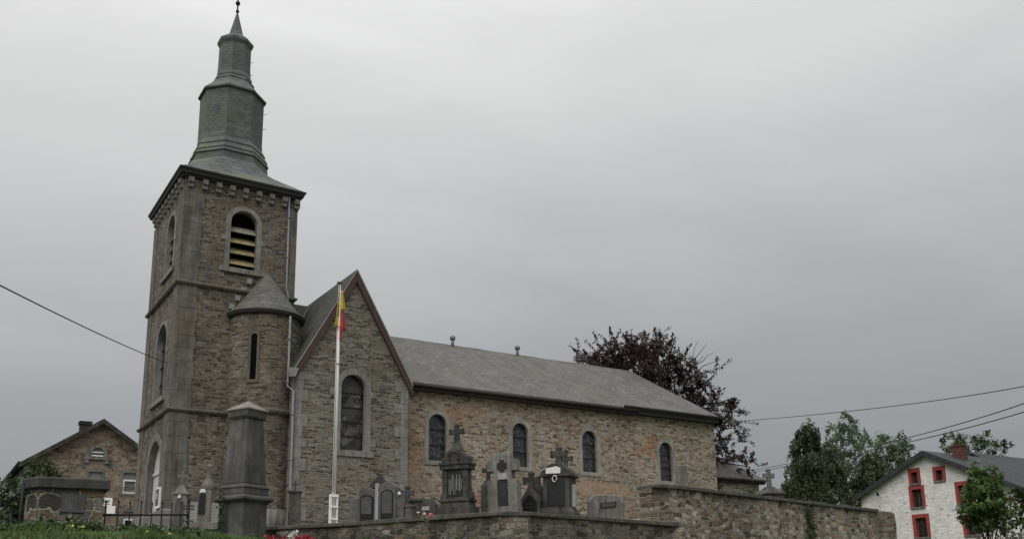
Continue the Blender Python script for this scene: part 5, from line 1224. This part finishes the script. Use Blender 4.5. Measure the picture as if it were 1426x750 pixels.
# hedges and car left of the pier
shrub('bush', 'green bush growing behind the rubble gate pier', 22, [(42, 664, 9), (52, 659, 9), (64, 657, 9), (76, 657, 9), (88, 660, 8), (98, 664, 6), (50, 672, 10), (70, 670, 12), (86, 671, 10), (38, 672, 6)], 'shrub', .05, 260, 36, zb=.9, L=.25, w=.12)
shrub('hedge', 'dark tall hedge at the left edge beyond the iron gate', 37, [(2, 678, 8), (14, 676, 8), (26, 684, 9), (6, 690, 12), (22, 698, 13), (6, 706, 13), (28, 712, 13), (8, 722, 12), (26, 726, 11), (-15, 690, 16), (-15, 715, 16), (40, 702, 10), (44, 720, 11)], 'birch', .085, 70, 46, 'hedge', zb=.9, L=.5, w=.22)
car = thing('parked_car', 'pale parked car seen behind the black gate at the left edge', 'car', (1.75, 30.5, .44), radians(85))
def car_profile():
    return [(-2.05, .32), (-2.05, .78), (-1.95, .92), (-1.25, .98), (-.75, 1.40), (-.2, 1.5), (.75, 1.48), (1.5, 1.36), (1.95, 1.0), (2.05, .85), (2.05, .32)]
mb = MB(); pr_ = car_profile(); rings = []
for y_, s_y in ((-.84, .0), (-.78, 1), (.78, 1), (.84, 0)):
    rings.append([(x, y_*(1 if z < 1.0 else .86), z if s_y else (z-.03 if z > .9 else z)) for x, z in pr_])
mb.loft(rings, True, True, True); b_ = mb.build('body', 'carpaint', car, bevel=.03)
mb = MB()
for s in (-1, 1): mb.add([(-.95, s*.80, 1.0), (1.55, s*.80, 1.04), (1.3, s*.745, 1.36), (-.55, s*.745, 1.40)], [(0, 1, 2, 3)])
mb.add([(-1.22, -.6, 1.01), (-1.22, .6, 1.01), (-.80, .55, 1.40), (-.80, -.55, 1.40)], [(0, 1, 2, 3)]); mb.build('window', 'pane', car, fix=False)
for x in (-1.3, 1.3):
    for y_ in (-.8, .8):
        mb = MB(); mb.tube([(x, y_-.1, .31), (x, y_+.1, .31)], .31, 20); wl = mb.build('wheel', 'tyre', car); mb = MB(); mb.tube([(x, y_-.11, .31), (x, y_+.11, .31)], .18, 16); mb.build('rim', 'zinc', wl)
for y_ in (-.6, .6): mb = MB(); mb.box(-2.07, -2.0, y_-.15, y_+.15, .68, .82); mb.build('headlight', 'white', car, bevel=.02)

# ------------------------------------------------------------------ grass, flowers, weeds
def path_pts(line, n):
    L = np.array(line, float); d = np.linalg.norm(np.diff(L, axis=0), axis=1); c = np.concatenate([[0], np.cumsum(d)]); t = rng.uniform(0, c[-1], n)
    return np.stack([np.interp(t, c, L[:, i]) for i in range(3)], 1)
n = 12000
a = path_pts(crest[1:9], n); b = path_pts(back[1:9], n); 
ts = rng.uniform(0, 1, n); L1, L2 = np.array(crest, float), np.array(back, float)
u = rng.uniform(1, 8.4, n); i0 = u.astype(int); fr = (u-i0)[:, None]
c1 = L1[i0]*(1-fr)+L1[i0+1]*fr; c2 = L2[i0]*(1-fr)+L2[i0+1]*fr; t_ = (ts**1.4)[:, None]*1.25-.25
p = c1*(1-t_)+c2*t_; p[:, 2] -= np.where(t_[:, 0] < 0, -t_[:, 0]*.5, 0)+.02
clump = .6+.4*np.sin(p[:, 0]*3.1)*np.sin(p[:, 1]*2.3+1)
hgt = rng.uniform(.08, .22, n)*clump*np.where(p[:, 0] > 3.6, .8, 1.0); ang = rng.uniform(0, 2*pi, n); w_ = rng.uniform(.006, .014, n)
dx, dy = np.cos(ang)*w_, np.sin(ang)*w_; lx, ly = rng.normal(size=n)*hgt*.35, rng.normal(size=n)*hgt*.35
V = np.stack([p+np.stack([-dx, -dy, 0*dx], 1), p+np.stack([dx, dy, 0*dx], 1), p+np.stack([lx*.4+dx*.6, ly*.4+dy*.6, hgt*.6], 1), p+np.stack([lx, ly, hgt], 1), ], 1)
me = bpy.data.meshes.new('grass'); me.from_pydata(V.reshape(-1, 3).tolist(), [], [(4*i, 4*i+1, 4*i+2, 4*i+3) for i in range(n)]); me.materials.append(M['grassm'])
go = bpy.data.objects.new('grass', me); COL.objects.link(go); go['kind'] = 'stuff'
for lb, pp, nn in (('tall leafy weeds in the grass in front of the rubble pier', [(1.75, 15.35, 1.06), (2.0, 15.4, 1.08), (2.3, 15.5, 1.05), (1.5, 15.3, 1.02), (1.2, 15.2, 1.0), (.9, 15.1, 1.0)], 190), ('broad leafy weeds in the grass below the iron railing', [(2.9, 16.0, 1.08), (3.3, 16.5, 1.12), (3.9, 17.4, 1.16), (4.4, 18.3, 1.22)], 170)):
    off = np.array(pp[0]); t = thing('weed_clump', lb, 'plant', off, 0, 'weeds in the grass')
    Q = np.concatenate([np.array(q)-off+rng.normal(size=(nn, 3))*np.array([.13, .1, .06]) for q in pp]); quads_mesh('foliage', Q, rng.normal(size=Q.shape)+np.array([0, -.4, 1]), .06*rng.uniform(.4, 1.4, len(Q)), 'shrub', t)
    mb = MB(); mb.tube([(0, 0, -.15), (0, 0, .08)], .01, 5); mb.build('stem', 'shrub', t)
# dandelions in the grass
for (x, y, q) in ((3.5, 15.9, 0), (3.1, 15.6, 1), (2.05, 14.85, 2), (1.9, 14.7, 3)):
    zt_ = 1.16
    d_ = thing('dandelion', 'tiny yellow dandelion in the grass below the iron railing', 'flower', (x, y, .99), 0, 'dandelions in the grass'); d_.scale = (.6, .6, .9)
    mb = MB(); mb.tube([(0, 0, -.05), (.01, 0, .06)], .004, 5); mb.build('stem', 'grassm', d_)
    pp = rng.normal(size=(26, 3))*np.array([.016, .016, .006])+np.array([.01, 0, .065]); quads_mesh('petals', pp, np.array([[0, -.4, 1.]])+rng.normal(size=(26, 3))*.4, np.full(26, .018), 'petalyellow', d_)
# flower arrangements
def bouquet(name, label, x, y, z, items, leaves=80, spread=.35, group='flowers at the graves', pot=True):
    t = thing(name, label, 'flowers', (x, y, z), 0, group)
    if pot: mb = MB(); mb.lathe(0, 0, [(0, -.25), (.14, -.25), (.19, -.02), (.17, 0), (0, -.03)], 12); mb.build('pot', 'wood', t)
    pp = rng.normal(size=(leaves, 3))*np.array([spread*.5, .1, .05])+np.array([0, 0, .04]); quads_mesh('foliage', pp, rng.normal(size=(leaves, 3))+np.array([0, 0, 1.]), np.full(leaves, .06), 'shrub', t)
    for m, cx, cz, n_, sx, r in items:
        PP = []
        for _ in range(n_):
            c = np.array([cx, 0, cz])+rng.normal(size=3)*np.array([sx, .07, .03]); PP.append(c+rng.normal(size=(16, 3))*r)
        PP = np.concatenate(PP); quads_mesh({'petalred': 'red_blooms', 'petalwhite': 'white_blooms', 'petalpink': 'pink_blooms'}[m], PP, rng.normal(size=PP.shape)+np.array([0, -.5, .7]), np.full(len(PP), .04), m, t)
    return t
for px, its, lb in ((390, [('petalred', 0, .14, 9, .11, .022), ('petalwhite', -.14, .12, 3, .02, .02)], 'red blooms with a white one at the foot of the memorial pillar'),
                    (408, [('petalwhite', .0, .26, 4, .01, .026), ('petalred', .1, .1, 3, .05, .02)], 'tall white bloom in the middle of the red flowers'),
                    (425, [('petalred', 0, .16, 12, .1, .022)], 'bright red blooms right of the tall white bloom')):
    c = crown_at(px, 744, 19.2); bouquet('flower_bunch', lb, c[0], c[1], c[2]-.25, its)
c = crown_at(601, 712, 20.35); bouquet('grave_flowers', 'pink and white grave flowers on the wall top beside the tallest tomb', c[0], c[1]+.4, c[2]-.1, [('petalwhite', -.1, .06, 5, .09, .014), ('petalpink', .16, .05, 5, .02, .018), ('petalred', .0, .08, 2, .05, .014)], 26, .22, pot=False)
# weeds hanging on the walls and small plants on the boundary wall
def weed(label, pts, m='ivy', n=160, size=.06, r=(.12, .06, .25), group='weeds on the walls'):
    off = np.array(pts[0]); t = thing('wall_weed', label, 'plant', off, 0, group)
    PP = np.concatenate([np.array(q)-off+rng.normal(size=(n, 3))*np.array(r) for q in pts]); quads_mesh('foliage', PP, rng.normal(size=PP.shape)+np.array([0, -.8, .5]), size*rng.uniform(.6, 1.3, len(PP)), m, t)
    mb = MB(); mb.tube([(0, .1, .2), (0, .02, -.3)], .012, 5); mb.build('stem', 'bark', t)
weed('green weeds trailing down the tall wall under its dark coping', [(24.2, 20.22, 2.35), (24.3, 20.25, 2.0), (24.25, 20.2, 1.7)], r=(.13, .05, .16), n=110)
weed('bright green tuft on the retaining wall below the pink flowers', [(10.35, 18.65, 1.05), (10.55, 18.3, 1.0)], 'grassm', n=220, r=(.12, .1, .12))
weed('thin green tuft on the retaining wall left of the wall corner', [(9.2, 20.95, 1.15)], 'grassm', n=150, r=(.1, .1, .1))
weed('little plants sprouting behind the coping beside the plain headstone', [(22.0, 20.6, 3.0), (22.4, 20.75, 2.95)], 'birch', n=70, r=(.14, .08, .12))
weed('green ivy climbing the left edge of the memorial pillar', [(5.5, 20.25, 1.6), (5.5, 20.25, 1.9)], 'ivy', n=70, r=(.03, .03, .16), size=.05)
weed('small dark fern on the sacristy wall above the tall wall coping', [(39.7, 39.66, 5.9)], 'ivy', n=60, r=(.2, .05, .3), size=.12)

# ------------------------------------------------------------------ overhead cables
def cable(label, pts, r, group=None):
    A, B, C = [Vector(p) for p in pts]; P_ = []
    for i in range(41):
        t = i/40; P_.append(A*(2*(t-.5)*(t-1))+B*(4*t*(1-t))+C*(2*t*(t-.5)))
    mb = MB(); mb.tube([p-A for p in P_], r, 5); o = mb.build('overhead_cable', 'iron', None, fix=False, uv=False); o.location = A; tag(o, label, 'cable', group)
c = lambda px, py, D: crown_at(px, py, D)
w_end = Vector((TX0-.03, 40.15, 9.8)); far = Vector(c(-160, 314, 15)); mid = far; far = far+(far-w_end)*.9+Z*.9
cable('single thin cable running from the tower wall out of the left edge', [w_end, mid, far], .016)
cable('highest cable at right, rising from the copper beech to the right edge', [c(985, 589, 66), c(1240, 565.5, 45), c(1560, 508, 31)], .018, 'overhead cables on the right')
cable('upper cable of the close pair crossing in front of the aspens', [c(1030, 657, 64), c(1262, 609.5, 40), c(1560, 504, 24)], .017, 'overhead cables on the right')
cable('lower cable of the close pair crossing in front of the aspens', [c(1030, 660, 64), c(1276, 612.6, 39.5), c(1560, 520, 24)], .017, 'overhead cables on the right')
